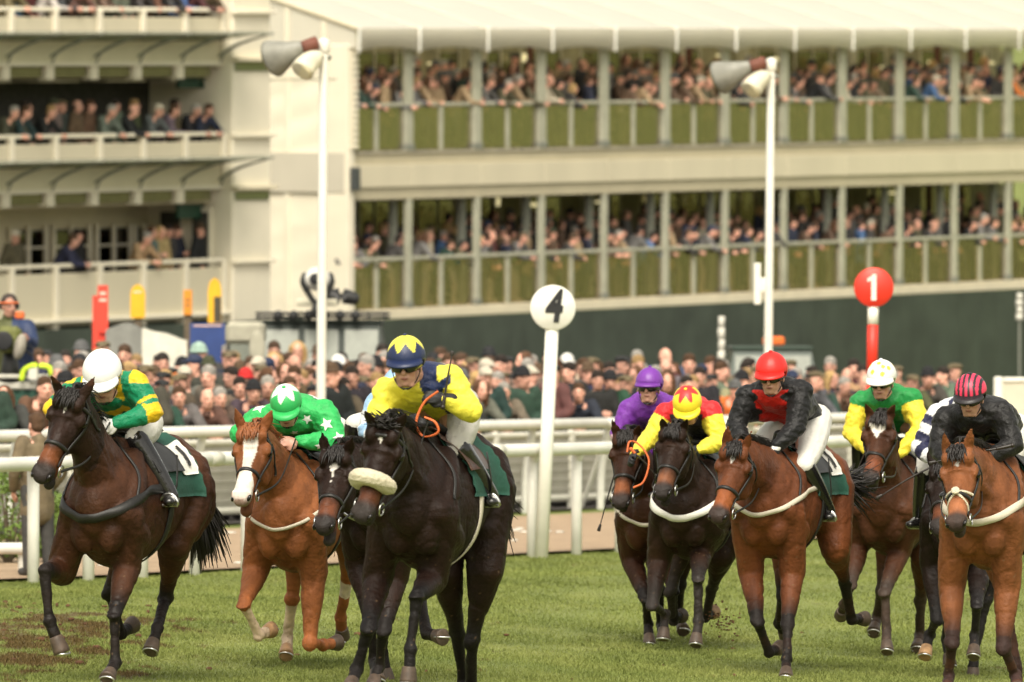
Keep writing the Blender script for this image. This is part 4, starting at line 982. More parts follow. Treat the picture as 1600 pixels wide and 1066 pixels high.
def jockey(H, J):
    h = H['_']; L, f, l, up, k = h['L'], h['f'], h['l'], h['up'], h['k']
    D = dict(hip=(-.10, 0, 2.02), shR=(.42, -.19, 2.0), shL=(.42, .19, 2.0), elR=(.48, -.30, 1.80), elL=(.48, .30, 1.80), haR=(.66, -.08, 1.70), haL=(.66, .08, 1.70),
             knR=(.22, -.27, 1.70), knL=(.22, .27, 1.70), ftR=(-.04, -.34, 1.28), ftL=(-.04, .34, 1.28), head=(.68, 0, 2.12))
    j = {}
    for key, v in D.items():
        p = L(*v)
        if key in J:
            o = J[key]; p = W(o[0], o[1], p[1])
            if key[:2] in ('kn', 'ft'):      # keep the leg outside the horse's flank
                c0 = Vector((0, 0, CZ)); hit = h['bv'].ray_cast(c0, (Vector(p) - c0).normalized())
                if hit[0] and p[1] - .42 < hit[0][1] - .10 < p[1]: p = W(o[0], o[1], hit[0][1] - .10)
        j[key] = p
    if 'hands' in H:
        for i, key in ((0, 'haR'), (1, 'haL')):
            if key not in J: j[key] = h['hands'][i]
    for sd in 'RL':      # keep arms at arm's length: bring the elbow to where both bones fit
        sh, el, ha = j['sh' + sd], j['el' + sd], j['ha' + sd]
        d = el - sh; n_ = np.linalg.norm(d); 
        if n_ > .36: j['el' + sd] = sh + d * .36 / n_
    seat = L(-.08, 0, 1.62)
    E = empty('jockey', seat, J['label'], 'jockey', 'jockeys riding the race')
    org = seat
    q = W(0, 0, 1)
    sc = J.get('hsc', 1.0)
    hc = j['head']; yaw = J.get('yaw', 0.0); tl = J.get('tilt', .75) - .28
    fd = nrm(f + l * yaw - up * tl); hup = nrm(up * 1.0 + f * .35 + l * J.get('lean', 0.0))
    # body: one skin surface, head to hands
    S = Soup(); g, la, fd, hu = head_soup(S, hc - nrm(hup) * .03 * sc, fd, hup, sc)
    chest = (j['shR'] + j['shL']) / 2; neck = chest + (hc - chest) * .35
    S.tube([chest - up * .02, neck, g(0, -.02, -.07)], [.07, .058, .055]); S.tube([j['hip'], (j['hip'] + chest) / 2 + up * .03, chest], [.13, .14, .14], [.09, .09, .09], lat=l)
    for sd in 'RL':
        S.tube([chest, j['sh' + sd]], [.07, .055])
        S.tube([j['sh' + sd], j['el' + sd]], [.048, .038]); S.tube([j['el' + sd], j['ha' + sd]], [.036, .026])
        S.tube([j['hip'], j['kn' + sd]], [.09, .05]); S.tube([j['kn' + sd], j['ft' + sd]], [.045, .03])
        if not J.get('glove' + sd):
            ha = j['ha' + sd]; hand_soup(S, ha, nrm(ha - j['el' + sd]) * .7 + f * .2, l * (1 if sd == 'R' else -1) - up * .3, True, 1.0)
    me = remesh(S, 'body', .0085, 3, org); P = coords(me) + org
    rgb = np.tile(np.array((.58, .31, .23)), (len(P), 1)) * (1 + .06 * vnoise(P, 30, 2))[:, None]
    face_paint(P, rgb, g, la, fd, hu, sc, .25); paint(me, rgb); ob('body', me, E, M_SKIN)
    # silks
    S = Soup(); hp = j['hip'] + f * .06
    mid = (hp + chest) / 2 + up * .05; pf = J.get('puff', 1.0)
    S.tube([hp, mid, chest + (hc - chest) * .08, chest + (hc - chest) * .25], np.array([.155, .185, .175, .085]) * pf, np.array([.115, .135, .125, .075]) * pf, lat=l, k=18, n=18, cap=.6)
    S.tube([j['shR'] + (chest - j['shR']) * .1, chest + up * .02, j['shL'] + (chest - j['shL']) * .1], np.array([.085, .10, .085]), np.array([.08, .10, .08]), lat=f)
    for sd in 'RL':
        sh, el, ha = j['sh' + sd], j['el' + sd], j['ha' + sd]; wr = el + (ha - el) * .93
        S.tube([sh, (sh + el) / 2, el], [.088, .080, .068]); S.tube([el, (el * .5 + wr * .5), wr], [.070, .060, .036]); lo_ = chest * .5 + hp * .5 + (sh - chest) * .55; S.tube([lo_, (sh * .45 + el * .55) - (0, 0, .01)], [.10, .062]); S.tube([chest * .8 + hp * .2 + (sh - chest) * .6, sh * .7 + el * .3], [.11, .085])
    me = remesh(S, 'silks', .0095, 5, org); P = coords(me) + org
    Q_ = P + np.column_stack([vnoise(P, 6, 1), vnoise(P, 6, 2), vnoise(P, 6, 3)]) * .05; dS = .006 * (1 - np.abs(vnoise(Q_ * [1, 1, 1.6], 13, 9)) * 2.6) + vnoise(P, 6, 4) * .007 + .0025 * (1 - np.abs(vnoise(Q_, 30, 19)) * 2)
    P = P + normals(me) * dS[:, None]; setco(me, P - org)
    segs = {'torso': (hp, chest), 'uR': (j['shR'], j['elR']), 'uL': (j['shL'], j['elL']), 'fR': (j['elR'], j['haR']), 'fL': (j['elL'], j['haL'])}
    best = np.full(len(P), 9.); who = np.zeros(len(P), int); tt = np.zeros(len(P)); names = list(segs)
    for i, nme in enumerate(names):
        ds, t = segd(P, *segs[nme]); ds = ds - (.12 if nme == 'torso' else .06); b = ds < best; best[b] = ds[b]; who[b] = i; tt[b] = t[b]
    rel = P - chest; info = dict(P=P, who=who, t=tt, lat=rel @ l, fwd=rel @ f, z=rel[:, 2], n=normals(me), arm=who > 0, upper=(who == 1) | (who == 2))
    rgb = J['silk'](info) * (1 + .05 * vnoise(P, 25, 6))[:, None]
    paint(me, rgb); silks = ob('silks', me, E, M_SILK); bvs = bvh_of(me, org)
    for px, py, rpx in J.get('stars', []):
        Yr = chest[1]; o = Vector((0, 0, CZ)); d = Vector(W(px, py, Yr)) - o
        hit = bvs.ray_cast(o, d.normalized())
        if hit[0]:
            c = np.array(hit[0]); V, F = star_disc(bvs, c, np.array(hit[1]), rpx / H['s'], rot=rng.uniform(0, 6))
            sob('star', Soup().add(V, F), silks, M_STAR, origin=org)
    # gloves
    for sd in 'RL':
        gm = J.get('glove' + sd)
        if gm:
            S = Soup(); ha = j['ha' + sd]; hd_ = J.get('hdir' + sd); dd = nrm(ha - j['el' + sd]) if hd_ is None else nrm(f * hd_[0] + l * hd_[1] + up * hd_[2])
            hand_soup(S, ha - dd * .03, dd, (l * (1 if sd == 'R' else -1)) - up * .3 - f * .3, not J.get('open' + sd), 1.05, 1.2)
            S.tube([ha - dd * .07, ha - dd * .02], [.037, .034])
            ob('glove', remesh(S, 'glove', .006, 2, org), E, gm)
    # breeches and boots
    S = Soup(); S.ball(j['hip'] - f * .02, (.155, .15, .12), (l, f, up))
    for sd, q in (('R', -1), ('L', 1)):
        S.tube([j['hip'] + l * q * .09, (j['hip'] + l * q * .12) * .5 + j['kn' + sd] * .5, j['kn' + sd]], [.115, .105, .072])
    me = remesh(S, 'breeches', .011, 4, org); P = coords(me); P = P + normals(me) * (np.abs(vnoise(P, 14, 3)) * .008)[:, None]; setco(me, P); ob('breeches', me, E, J.get('breech', M_BREECH))
    for sd, q in (('R', -1), ('L', 1)):
        kn, ft = j['kn' + sd], j['ft' + sd]; a = kn * .96 + ft * .04; S = Soup()
        S.tube([a, kn * .5 + ft * .5, kn * .15 + ft * .85, ft], [.082, .072, .056, .048], lat=l)
        toe = ft + f * .15 - up * .035 + l * q * .04
        S.tube([ft - f * .05 - up * .035, ft + f * .04 - up * .03, toe], [.040, .047, .038], [.042, .042, .028], lat=l)
        ob('boot', remesh(S, 'boot', .0085, 3, org), E, M_BOOT)
        if J.get('garter', True):
            c = kn * .86 + ft * .14; ax_ = nrm(ft - kn); a1 = nrm(np.cross(ax_, f)); b1 = np.cross(ax_, a1)
            sob('boot_strap', Soup().tube([c + (a1 * math.cos(t) + b1 * math.sin(t)) * .066 for t in np.linspace(0, 6.28, 16)], .006, .014, lat=a1, k=6, n=16, cap=0), E, M_TACK)
        # stirrup iron hangs from the horse's saddle
        S = Soup(); c = ft + f * .06 - up * .06
        S.tube([c + l * .065 * math.cos(t) + up * (.075 * math.sin(t) if math.sin(t) > 0 else 0) for t in np.linspace(0, 6.28, 18)], .008, .012, lat=f, k=6, n=18, cap=0)
        hb = h['base']; sob('stirrup_iron', S, h['E'], M_METAL)
        S = Soup(); S.tube([L(.10, q * .31, 1.48), (L(.10, q * .36, 1.4) + c) / 2, c + up * .075], .004, .016, lat=l, k=6, n=8, cap=0); sob('stirrup_leather', S, h['E'], M_TACK)
    # helmet with a peaked cover
    c = g(0, -.012, .035); A = (la, fd, hu); r = np.array((.110, .132, .125)) * sc; nu, nv = 72, 40; V = []; F = []
    for iv in range(nv + 1):
        ph = R(118) * iv / nv
        for iu in range(nu):
            th = 2 * math.pi * iu / nu; V.append((math.sin(ph) * math.sin(th), math.sin(ph) * math.cos(th), math.cos(ph)))
    for iv in range(nv):
        for iu in range(nu): F.append((iv * nu + iu, iv * nu + (iu + 1) % nu, (iv + 1) * nu + (iu + 1) % nu, (iv + 1) * nu + iu))
    V = np.array(V); th = np.arctan2(V[:, 0], V[:, 1]); ph = np.arccos(np.clip(V[:, 2], -1, 1)); U = V.copy()
    low = np.clip((ph - 1.35) / .7, 0, 1); 
    U *= (1 - .10 * low[:, None] ** 2)
    # front rises to a brim above the eyes
    ok = ~((np.cos(th) > .1) & (ph > 1.62)); lim = np.where(np.cos(th) > .1, 1.62, 3)
    ph2 = np.minimum(ph, lim); U = np.column_stack([np.sin(ph2) * np.sin(th), np.sin(ph2) * np.cos(th), np.cos(ph2)]) * (1 - .08 * low[:, None] ** 2)
    U *= 1 + .012 * np.cos(12 * th)[:, None] * np.sin(ph2)[:, None] * (1 if J.get('seams') else .3)
    X = c + (U * r) @ np.array(A)
    s = Soup().add(X, F); o = sob('helmet', s, E, M_CAPC); paint(o.data, J['cap'](th, ph2, V))
    S = Soup(); pts = []; V2 = []; n_ = 19
    for i in range(n_):
        a = R(-62 + 124 * i / (n_ - 1)); pk = J.get('peak', .045) * (math.cos(a * 1.35) ** .6 if abs(a * 1.35) < 1.57 else 0)
        for z, e in ((.02, 0), (-.004, pk), (-.014, pk), (-.018, 0)):
            V2.append(c + la * math.sin(a) * (r[0] * 1.0 + e * .6) + fd * (math.cos(a) * (r[1] * 1.0) + e) + hu * (z - .012 - e * .25) * 1.0)
    F2 = []
    for i in range(n_ - 1):
        for q in range(4): F2.append((i * 4 + q, i * 4 + (q + 1) % 4, i * 4 + 4 + (q + 1) % 4, i * 4 + 4 + q))
    F2 += [(0, 1, 2, 3), tuple((n_ - 1) * 4 + q for q in (3, 2, 1, 0))]
    o2 = sob('peak', Soup().add(V2, F2), o, M_CAPC, origin=org); paint(o2.data, np.tile(np.array(J['peakcol']), (len(V2), 1)))
    S = Soup(); S.ball(c + hu * (r[2] + .004), (.014, .014, .008), A); o3 = sob('cap_button', S, o, M_CAPC, origin=org); paint(o3.data, np.tile(np.array(J['peakcol']), (len(o3.data.vertices), 1)))
    # goggles, chin strap
    if J.get('goggles', True):
        S = Soup(); S.tube([g(-.085, .0, -.005), g(-.062, .070, -.004), g(-.030, .100, -.006), g(0, .102, -.008), g(.030, .100, -.006), g(.062, .070, -.004), g(.085, .0, -.005)],
                           np.array([.012, .026, .029, .022, .029, .026, .012]) * sc, .010, lat=hu, k=10, n=28); sob('goggles', S, E, M_LENS)
    S = Soup(); S.tube([g(.084, .0, -.01), g(.066, .03, -.075), g(.03, .06, -.122), g(0, .066, -.128), g(-.03, .06, -.122), g(-.066, .03, -.075), g(-.084, .0, -.01)], .003, .009, lat=la, k=6, n=24, cap=0)
    sob('chin_strap', S, E, M_TACK)
    J['_'] = dict(j=j, E=E, org=org)
    return J

def C(*a): return np.array(a)
def fill(n, c): return np.tile(np.array(c, float), (n, 1))
def mixw(rgb, w, c): w = np.clip(np.asarray(w, float), 0, 1)[:, None]; return rgb * (1 - w) + np.array(c) * w
GREEN, GOLD = (.006, .21, .095), (.80, .50, .015)
def silkA(i):
    r = fill(len(i['t']), GREEN); t = i['t']; w = i['who']
    hoop = (((w == 1) | (w == 2)) & (((t > .62) & (t < .72)) | (t > .86))) | (((w == 3) | (w == 4)) & (t < .22))
    body = (w == 0) & (np.abs(((i['fwd'] * .9 - i['z']) % .15) - .075) < .032)
    sl = (np.abs(np.abs(i['lat']) - .13) < .022) & (i['z'] > .0) & (w == 0)
    return mixw(mixw(mixw(r, body & (i['z'] < .04), GOLD), hoop, GOLD), sl | (i['upper'] & (i['z'] > .03) & (t < .3) & (np.abs(i['lat']) > .19)), GOLD)
def capsolid(c): return lambda th, ph, V: fill(len(th), c)
def capstar(base, star, n, r0=1.25, depth=.45, off=0.0):
    def fn(th, ph, V):
        a = ((th - off) / (2 * math.pi) * n) % 1.0; lim = r0 - depth * np.abs(a - .5) * 2 * 1.0
        lim = r0 - depth + depth * (1 - 2 * np.minimum(a, 1 - a)); 
        return mixw(fill(len(th), base), ph < lim, star)
    return fn
def silk1(c): return lambda i: fill(len(i['t']), c)
YEL, NAVY = (.80, .72, .07), (.012, .022, .075)
def silkD(i):
    r = fill(len(i['t']), YEL); sash = (np.abs(i['lat'] * .8 + (i['z'] + .0) * .25 - .085) < .055) & (i['who'] == 0)
    return mixw(r, sash | ((i['who'] == 2) & (i['t'] < .22) & (i['t'] > .02) & (i['lat'] < .22)), NAVY)
def silkE(i):
    r = fill(len(i['t']), (.17, .035, .32)); P = i['P']
    ck = (np.floor(P[:, 0] * 16) + np.floor(P[:, 2] * 16)) % 2 == 0
    return mixw(r, (i['who'] == 3) | ((i['who'] == 1) & (i['t'] > .8)), (.80, .55, .62)) if False else mixw(mixw(r, (i['who'] == 3), (.78, .50, .60)), (i['who'] == 3) & ck, (.22, .05, .36))
def silkF(i):
    r = fill(len(i['t']), (.02, .018, .03)); sh = (i['who'] == 0) & (i['z'] > -.02) & (np.abs(i['lat']) > .05)
    r = mixw(r, sh | (i['upper'] & (i['t'] < .25)), (.62, .02, .025)); return mixw(r, i['arm'] & ~(i['upper'] & (i['t'] < .25)), (.80, .68, .06))
def silkG(i):
    r = fill(len(i['t']), (.008, .008, .009)); P = i['P']
    w = (i['who'] == 0) & (i['fwd'] > -.5) & (i['z'] < .03) & (np.abs(i['lat'] + .01) < .11 + .03 * np.sin(i['z'] * 60)) & (i['n'][:, 1] < 0)
    return mixw(r, w, (.55, .015, .01))
def silkH(i):
    r = fill(len(i['t']), (.015, .24, .055)); return mixw(r, i['arm'] & ~(i['upper'] & (i['t'] < .18)), (.80, .64, .05))
def silkI(i):
    r = fill(len(i['t']), (.70, .70, .72)); P = i['P']; t = i['t']
    return mixw(r, (i['arm'] & (np.abs((t * 2.0 % 1) - .5) < .25)) | ((i['who'] == 0) & (np.abs(i['lat']) < .1)), (.02, .022, .06))
def capspots(base, spot):
    pts = [(-.9, .9), (.1, .45), (.5, 1.1), (-.3, 1.2), (1.3, .8), (2.2, 1.1), (-2, .9), (3.1, .8), (-.4, .75)]
    def fn(th, ph, V):
        r = fill(len(th), base); w = np.zeros(len(th), bool)
        for a, b in pts:
            c = np.array((math.sin(b) * math.sin(a), math.sin(b) * math.cos(a), math.cos(b))); w |= np.linalg.norm(V - c, axis=1) < .15
        return mixw(r, w, spot)
    return fn
def capstripes(a, b):
    return lambda th, ph, V: mixw(fill(len(th), a), ((V[:, 0] * 3.1 + .5) % 1.0 > .42) & ((V[:, 0] * 3.1 + .5) % 1.0 < .95) & (ph < 1.5), b)
def whip(J, side, tip, handle, label, loop=None, ylen=0, hm=None):
    """a whip held in a hand; its own thing"""
    j = J['_']['j']; ha = j['ha' + side]; a = W(handle[0], handle[1], ha[1] - .06); b = W(tip[0], tip[1], ha[1] - .06 + ylen)
    E = empty('whip', a, label, 'whip', 'whips carried by the jockeys')
    S = Soup(); m = a * .8 + b * .2; S.tube([m, (m + b) / 2 + np.array([0, 0, .01]), b], [.008, .006, .004]); sob('shaft', S, E, M_WHIP)
    S = Soup(); S.tube([b, b + (b - m) * .10], [.010, .014], [.004, .004]); sob('flap', S, E, M_WHIP)
    S = Soup(); S.tube([a, m], [.013, .011]); S.ball(a, .016); sob('handle', S, E, hm or M_WHIP)
# ------------------------------------------------------------------ the ten runners, read off the photograph joint by joint
HS = {}
HS['A'] = horse(dict(label='dark bay racehorse with red-brown muzzle, ridden by the jockey in plain white cap', s=243, psi=18, chest=(149, 806), poll=(112, 612), muzzle=(60, 742), neck=.78, mouth=.05,
    earR=(78, 582), earL=(150, 588), coat=(.062, .023, .010), dark=(.014, .007, .005), darkhead=True, roll=-.1,
    legs=dict(fr=[(96, 893), (70, 891, 'f'), (78, 979, 'f'), (97, 1020, 'b')], fl=[(198, 885), (180, 958, 'f'), (180, 1036, 'b'), (167, 1062, 'f')],
              hr=[None, (172, 925, 'b'), (188, 990, 'b'), (208, 976, 'b')], hl=[(272, 850), (258, 935, 'b'), (246, 981, 'f'), (235, 1018, 'f')]),
    tail=(325, 860), girth=(M_TACK, .062, .0), hands=[(150, 662), (172, 660)], nose=(.22, .07, .025), blaze=(.17, .24, .012, False)))
HS['B'] = horse(dict(label='bright chestnut racehorse with broad white blaze and white lower legs', s=228, psi=13, chest=(440, 818), poll=(395, 666), muzzle=(374, 775), neck=.70, mouth=.05,
    earR=(367, 634), earL=(427, 637), coat=(.235, .082, .028), dark=(.115, .036, .013), points=(.30, .10, .035), ptw=.6, mane='chestnut', muzw=.35, nose=(.34, .12, .05),
    legs=dict(fr=[(400, 890), (381, 945, 'f'), (404, 993, 'b'), (424, 984, 'b')], fl=[(490, 898), (484, 1003, 'f'), (505, 1008, 'b'), (528, 1004, 'b')],
              hr=[None, (457, 935, 'b'), (449, 996, 'b'), (447, 1024, 'f')], hl=[None, (543, 905, 'b'), (533, 965, 'b'), (535, 995, 'b')]),
    legcol=dict(fr='sock', hr='sock', hl='patch'), blaze='blaze', girth=(M_WEB, .024, -.02), hands=[(440, 690), (462, 686)], number=False))
HS['C'] = horse(dict(label='dark bay racehorse with white star, half hidden behind the horse in the sheepskin noseband', s=236, psi=13, chest=(586, 806), poll=(526, 702), muzzle=(502, 820), neck=.74, mouth=.06,
    earR=(502, 668), earL=(551, 682), coat=(.020, .0085, .005), dark=(.007, .004, .003), nose=(.17, .055, .025), blaze=(.14, .42, .035, True),
    legs=dict(fr=[(560, 880), (578, 968, 'f'), (584, 1030, 'b'), (590, 1064, 'f')], fl=[(615, 908), (600, 985, 'f'), (592, 1040, 'b'), (582, 1075, 'f')],
              hr=[None, (600, 960, 'b'), (597, 1020, 'b'), (606, 1066, 'f')], hl=[None, (655, 930, 'b'), (666, 990, 'f'), (692, 996, 'f')]), girth=(M_METAL, .02, -.04), number=False))
HS['D'] = horse(dict(label='near-black racehorse wearing a thick cream sheepskin noseband, the largest and nearest runner', s=256, psi=14, chest=(641, 806), poll=(602, 662), muzzle=(560, 806), neck=.74, mouth=.02,
    earR=(569, 640), earL=(637, 643), coat=(.018, .0075, .0045), dark=(.005, .003, .0022), nose=(.12, .04, .02), sheepskin=True, manevol=1.5, blaze=(.12, .22, .013, False),
    legs=dict(fr=[(590, 905), (577, 981, 'f'), (557, 1046, 'b'), (546, 1078, 'f')], fl=[(676, 905), (651, 932, 'f'), (641, 1014, 'f'), (638, 1066, 'f')],
              hr=[(700, 905), (716, 992, 'b'), (724, 1068, 'b'), (722, 1100, 'f')], hl=[(758, 890), (738, 1002, 'b'), (736, 1072, 'b'), (738, 1106, 'f')]),
    hands=[(648, 668), (668, 660)], number=False, saddlemat=M_BROWNL, points=(.010, .008, .008), girthmat=M_WEB))
HS['E'] = horse(dict(label='bay racehorse with reddish muzzle half hidden behind its neighbour, under the jockey in purple', s=200, psi=10, chest=(1012, 812), poll=(979, 676), muzzle=(968, 786), neck=.72,
    earR=(955, 652), earL=(1000, 662), coat=(.05, .017, .007), dark=(.016, .007, .004), nose=(.25, .085, .035),
    legs=dict(fr=[(987, 873), (1008, 935, 'f'), (1013, 975, 'b'), (1015, 1008, 'f')], fl=[(1045, 878), (1052, 925, 'f'), (1053, 965, 'b'), (1066, 962, 'b')],
              hr=[None, (1030, 920, 'b'), (1032, 975, 'b'), (1038, 1000, 'f')], hl=[None, (1062, 915, 'b'), (1060, 965, 'b'), (1068, 985, 'f')]), girth=(M_WEB, .03, -.02), number=False, hands=[(985, 715), (1000, 712)]))
HS['F'] = horse(dict(label='dark brown racehorse with thick white breast girth under the jockey in yellow and red', s=204, psi=13, chest=(1066, 806), poll=(1053, 666), muzzle=(1032, 768), neck=.70,
    earR=(1033, 650), earL=(1074, 652), coat=(.025, .011, .006), dark=(.010, .005, .003), nose=(.20, .075, .035), mouth=.03,
    legs=dict(fr=[(1030, 873), (1020, 945, 'f'), (1040, 960, 'b'), (1036, 999, 'f')], fl=[(1096, 862), (1091, 905, 'f'), (1091, 975, 'f'), (1087, 1008, 'f')],
              hr=[None, (1048, 925, 'b'), (1052, 970, 'b'), (1066, 962, 'b')], hl=[(1128, 866), (1112, 920, 'b'), (1103, 965, 'b'), (1116, 956, 'b')]),
    legcol=dict(hl='pale'), girth=(M_WHITEC, .055, .0), number=False, hands=[(1040, 718), (1088, 702)], points=(.03, .024, .021)))
HS['G'] = horse(dict(label='bright red-bay racehorse with black lower legs under the jockey in the red cap', s=216, psi=17, chest=(1192, 800), poll=(1150, 694), muzzle=(1118, 806), neck=.74,
    earR=(1138, 664), earL=(1175, 672), coat=(.150, .047, .016), dark=(.055, .017, .008), nose=(.30, .09, .03), blaze=(.12, .27, .022, False),
    legs=dict(fr=[(1174, 900), (1183, 970, 'f'), (1202, 1020, 'b'), (1219, 1012, 'b')], fl=[(1238, 896), (1231, 976, 'f'), (1229, 1030, 'f'), (1228, 1060, 'f')],
              hr=[None, (1224, 935, 'b'), (1218, 975, 'b'), (1228, 992, 'b')], hl=[(1306, 856), (1320, 912, 'b'), (1331, 968, 'b'), (1352, 967, 'b')]),
    girth=(M_WEB, .035, .0), hands=[(1168, 705), (1200, 716)], tail=(1345, 770)))
HS['H'] = horse(dict(label='brown racehorse with white star, last of the group, under the jockey in the spotted cap', s=203, psi=14, chest=(1377, 800), poll=(1375, 648), muzzle=(1357, 746), neck=.74,
    earR=(1352, 628), earL=(1399, 630), coat=(.080, .029, .012), dark=(.025, .010, .006), nose=(.20, .06, .025), blaze=(.10, .34, .065, False),
    legs=dict(fr=[(1342, 850), (1329, 915, 'f'), (1318, 945, 'b'), (1314, 962, 'b')], fl=[(1405, 860), (1383, 925, 'f'), (1385, 985, 'b'), (1386, 1018, 'f')],
              hr=[None, (1377, 930, 'b'), (1370, 965, 'b'), (1365, 988, 'f')], hl=[(1440, 885), (1438, 938, 'b'), (1437, 992, 'b'), (1433, 1014, 'f')]), number=False, hands=[(1352, 705), (1400, 712)], points=(.05, .034, .026)))
HS['I'] = horse(dict(label='near-black racehorse almost hidden, under the rider in white and navy', s=214, psi=14, chest=(1492, 816), poll=(1475, 726), muzzle=(1466, 822), neck=.74,
    coat=(.015, .008, .006), dark=(.007, .005, .004), legs=dict(fr=[(1456, 880), (1464, 966, 'f'), (1452, 992, 'b'), (1445, 1026, 'f')], fl=[(1528, 890), (1527, 945, 'f'), (1523, 992, 'b'), (1521, 1026, 'f')],
              hr=[None, (1475, 960, 'b'), (1480, 1000, 'b'), (1484, 1040, 'f')], hl=[None, (1532, 965, 'b'), (1522, 1020, 'b'), (1520, 1062, 'f')]),
    legcol=dict(fr='pale'), number=False, points=(.02, .017, .017)))
HS['J'] = horse(dict(label='light bay racehorse with pale breast girth and studded noseband, cut by the photo edge', s=234, psi=15, chest=(1529, 812), poll=(1496, 700), muzzle=(1492, 816), neck=.72,
    earR=(1474, 671), earL=(1517, 668), coat=(.215, .076, .028), dark=(.095, .032, .013), nose=(.38, .14, .06), crossnose='pale', blaze=(.15, .24, .016, False),
    legs=dict(fr=[(1487, 915), (1488, 1003, 'f'), (1483, 1055, 'b'), (1478, 1088, 'f')], fl=[(1571, 925), (1568, 1012, 'f'), (1586, 1055, 'b'), (1592, 1085, 'f')],
              hr=[None, (1585, 1000, 'b'), (1590, 1060, 'b'), (1590, 1095, 'f')], hl=[None, (1640, 985, 'b'), (1645, 1050, 'b'), (1640, 1090, 'f')]),
    girth=(M_WEB, .05, .0), hands=[(1488, 728), (1530, 722)], points=(.035, .02, .018), ptw=.8))

WHT = (.78, .77, .73)
JA = jockey(HS['A'], dict(label='jockey in emerald green and gold hooped silks with plain white cap, crouched low', head=(160, 583), shR=(120, 612), shL=(210, 600), elR=(84, 640), elL=(238, 645),
    haR=(150, 662), haL=(176, 663), hip=(208, 662), knL=(212, 686), ftL=(268, 775, .1), silk=silkA, cap=capsolid((.80, .80, .79)), peakcol=(.80, .80, .79), gloveR=M_GLOVEW, gloveL=M_GLOVEW, hsc=1.17, tilt=.9, yaw=.15, peak=.05))
jb = lambda th, ph, V: capstar((.03, .42, .10), (.78, .80, .76), 6, 1.1, .6, .2)(th, ph, V)
JB = jockey(HS['B'], dict(label='jockey in bright green silks with white stars, bent over the chestnut horse', head=(447, 630), shR=(405, 655), shL=(506, 645), elR=(374, 678), elL=(528, 690), haR=(438, 692), haL=(462, 690),
    hip=(490, 668), silk=silk1((.03, .42, .10)), cap=jb, peakcol=(.03, .42, .10), tilt=1.0, yaw=.12, goggles=False,
    stars=[(405, 637, 12), (492, 622, 14), (480, 655, 9), (510, 663, 12), (530, 684, 11), (460, 676, 8), (500, 697, 9), (495, 598, 9), (384, 668, 8)]))
def silkC(i):
    r = fill(len(i['t']), (.30, .48, .70)); return mixw(r, (i['arm'] & (i['t'] > .45)) | ((i['who'] == 0) & (np.abs(i['lat']) < .05)), (.72, .74, .76))
JC = jockey(HS['C'], dict(label='jockey in pale blue and white silks almost hidden behind the yellow and navy one', head=(622, 604), shR=(592, 632), shL=(660, 628), elR=(574, 672), haR=(590, 690), hip=(640, 665), silk=silkC, cap=capsolid((.30, .48, .70)), peakcol=(.3, .48, .7), gloveR=M_GLOVEB, gloveL=M_GLOVEB, hsc=.95, tilt=.8))
JD = jockey(HS['D'], dict(label='jockey in yellow silks with navy sash and yellow star on navy cap, whip raised', head=(634, 561), shR=(606, 610), shL=(704, 592), elR=(590, 650), elL=(735, 642), haR=(640, 660), haL=(690, 622, -.05),
    hip=(700, 632), knL=(715, 700), ftL=(768, 775, .1), silk=silkD, cap=capstar(NAVY, YEL, 7, 1.25, .55, .25), peakcol=NAVY, gloveL=M_GLOVEB, gloveR=M_GLOVEB, hsc=1.10, tilt=.45, yaw=.1, breech=M_BREECHG, hdirL=(.6, -.8, .1)))
JE = jockey(HS['E'], dict(label='jockey in purple cap and purple silks with pink checked sleeve, smiling, behind the yellow-sleeved jockey', head=(1014, 600), shR=(984, 640), shL=(1048, 636), elR=(966, 680), elL=(1052, 690), haR=(985, 716),
    hip=(1022, 660), silk=silkE, cap=capsolid((.17, .035, .32)), peakcol=(.15, .03, .28), gloveR=M_GLOVEB, gloveL=M_GLOVEB, hsc=1.0, tilt=.25, yaw=-.05))
JF = jockey(HS['F'], dict(label='jockey in black and red silks with yellow sleeves and red star on a yellow cap', head=(1074, 630), shR=(1042, 645), shL=(1110, 642), elR=(1016, 684), elL=(1125, 690), haR=(990, 712), haL=(1090, 703),
    hip=(1092, 672), silk=silkF, cap=capstar((.86, .68, .03), (.70, .03, .03), 6, 1.0, .55, .5), peakcol=(.86, .68, .03), gloveR=M_GLOVEB, gloveL=M_GLOVEB, hsc=1.03, tilt=1.1, yaw=.1, goggles=False))
JG = jockey(HS['G'], dict(label='jockey in black silks with red chest emblem and plain red cap', head=(1205, 580), shR=(1168, 618), shL=(1252, 612), elR=(1150, 665), elL=(1243, 668), haR=(1168, 704), haL=(1208, 705),
    hip=(1258, 655), knL=(1256, 728), knR=(1185, 700), ftL=(1296, 800, .1), silk=silkG, cap=capsolid((.72, .02, .015)), peakcol=(.72, .02, .015), gloveL=M_GLOVEW, gloveR=M_GLOVEB, hsc=1.07, tilt=.5, yaw=.05))
JH = jockey(HS['H'], dict(label='jockey in green silks with yellow sleeves and white cap with yellow spots', head=(1377, 590), shR=(1346, 628), shL=(1424, 622), elR=(1330, 676), elL=(1440, 672), haR=(1354, 704), haL=(1402, 712),
    hip=(1398, 655), silk=silkH, cap=capspots((.80, .80, .77), (.78, .58, .05)), peakcol=(.80, .80, .77), hsc=1.05, tilt=.5, yaw=0.0))
JI = jockey(HS['I'], dict(label='jockey in white and navy silks mostly hidden behind the one in black, whip pointing down', head=(1508, 640), shR=(1466, 650), shL=(1545, 650), elR=(1438, 700), haR=(1470, 728), hip=(1490, 672), knR=(1446, 735), ftR=(1436, 812),
    silk=silkI, cap=capsolid((.7, .7, .7)), peakcol=(.7, .7, .7), gloveR=M_GLOVEB, gloveL=M_GLOVEB, hsc=.9))
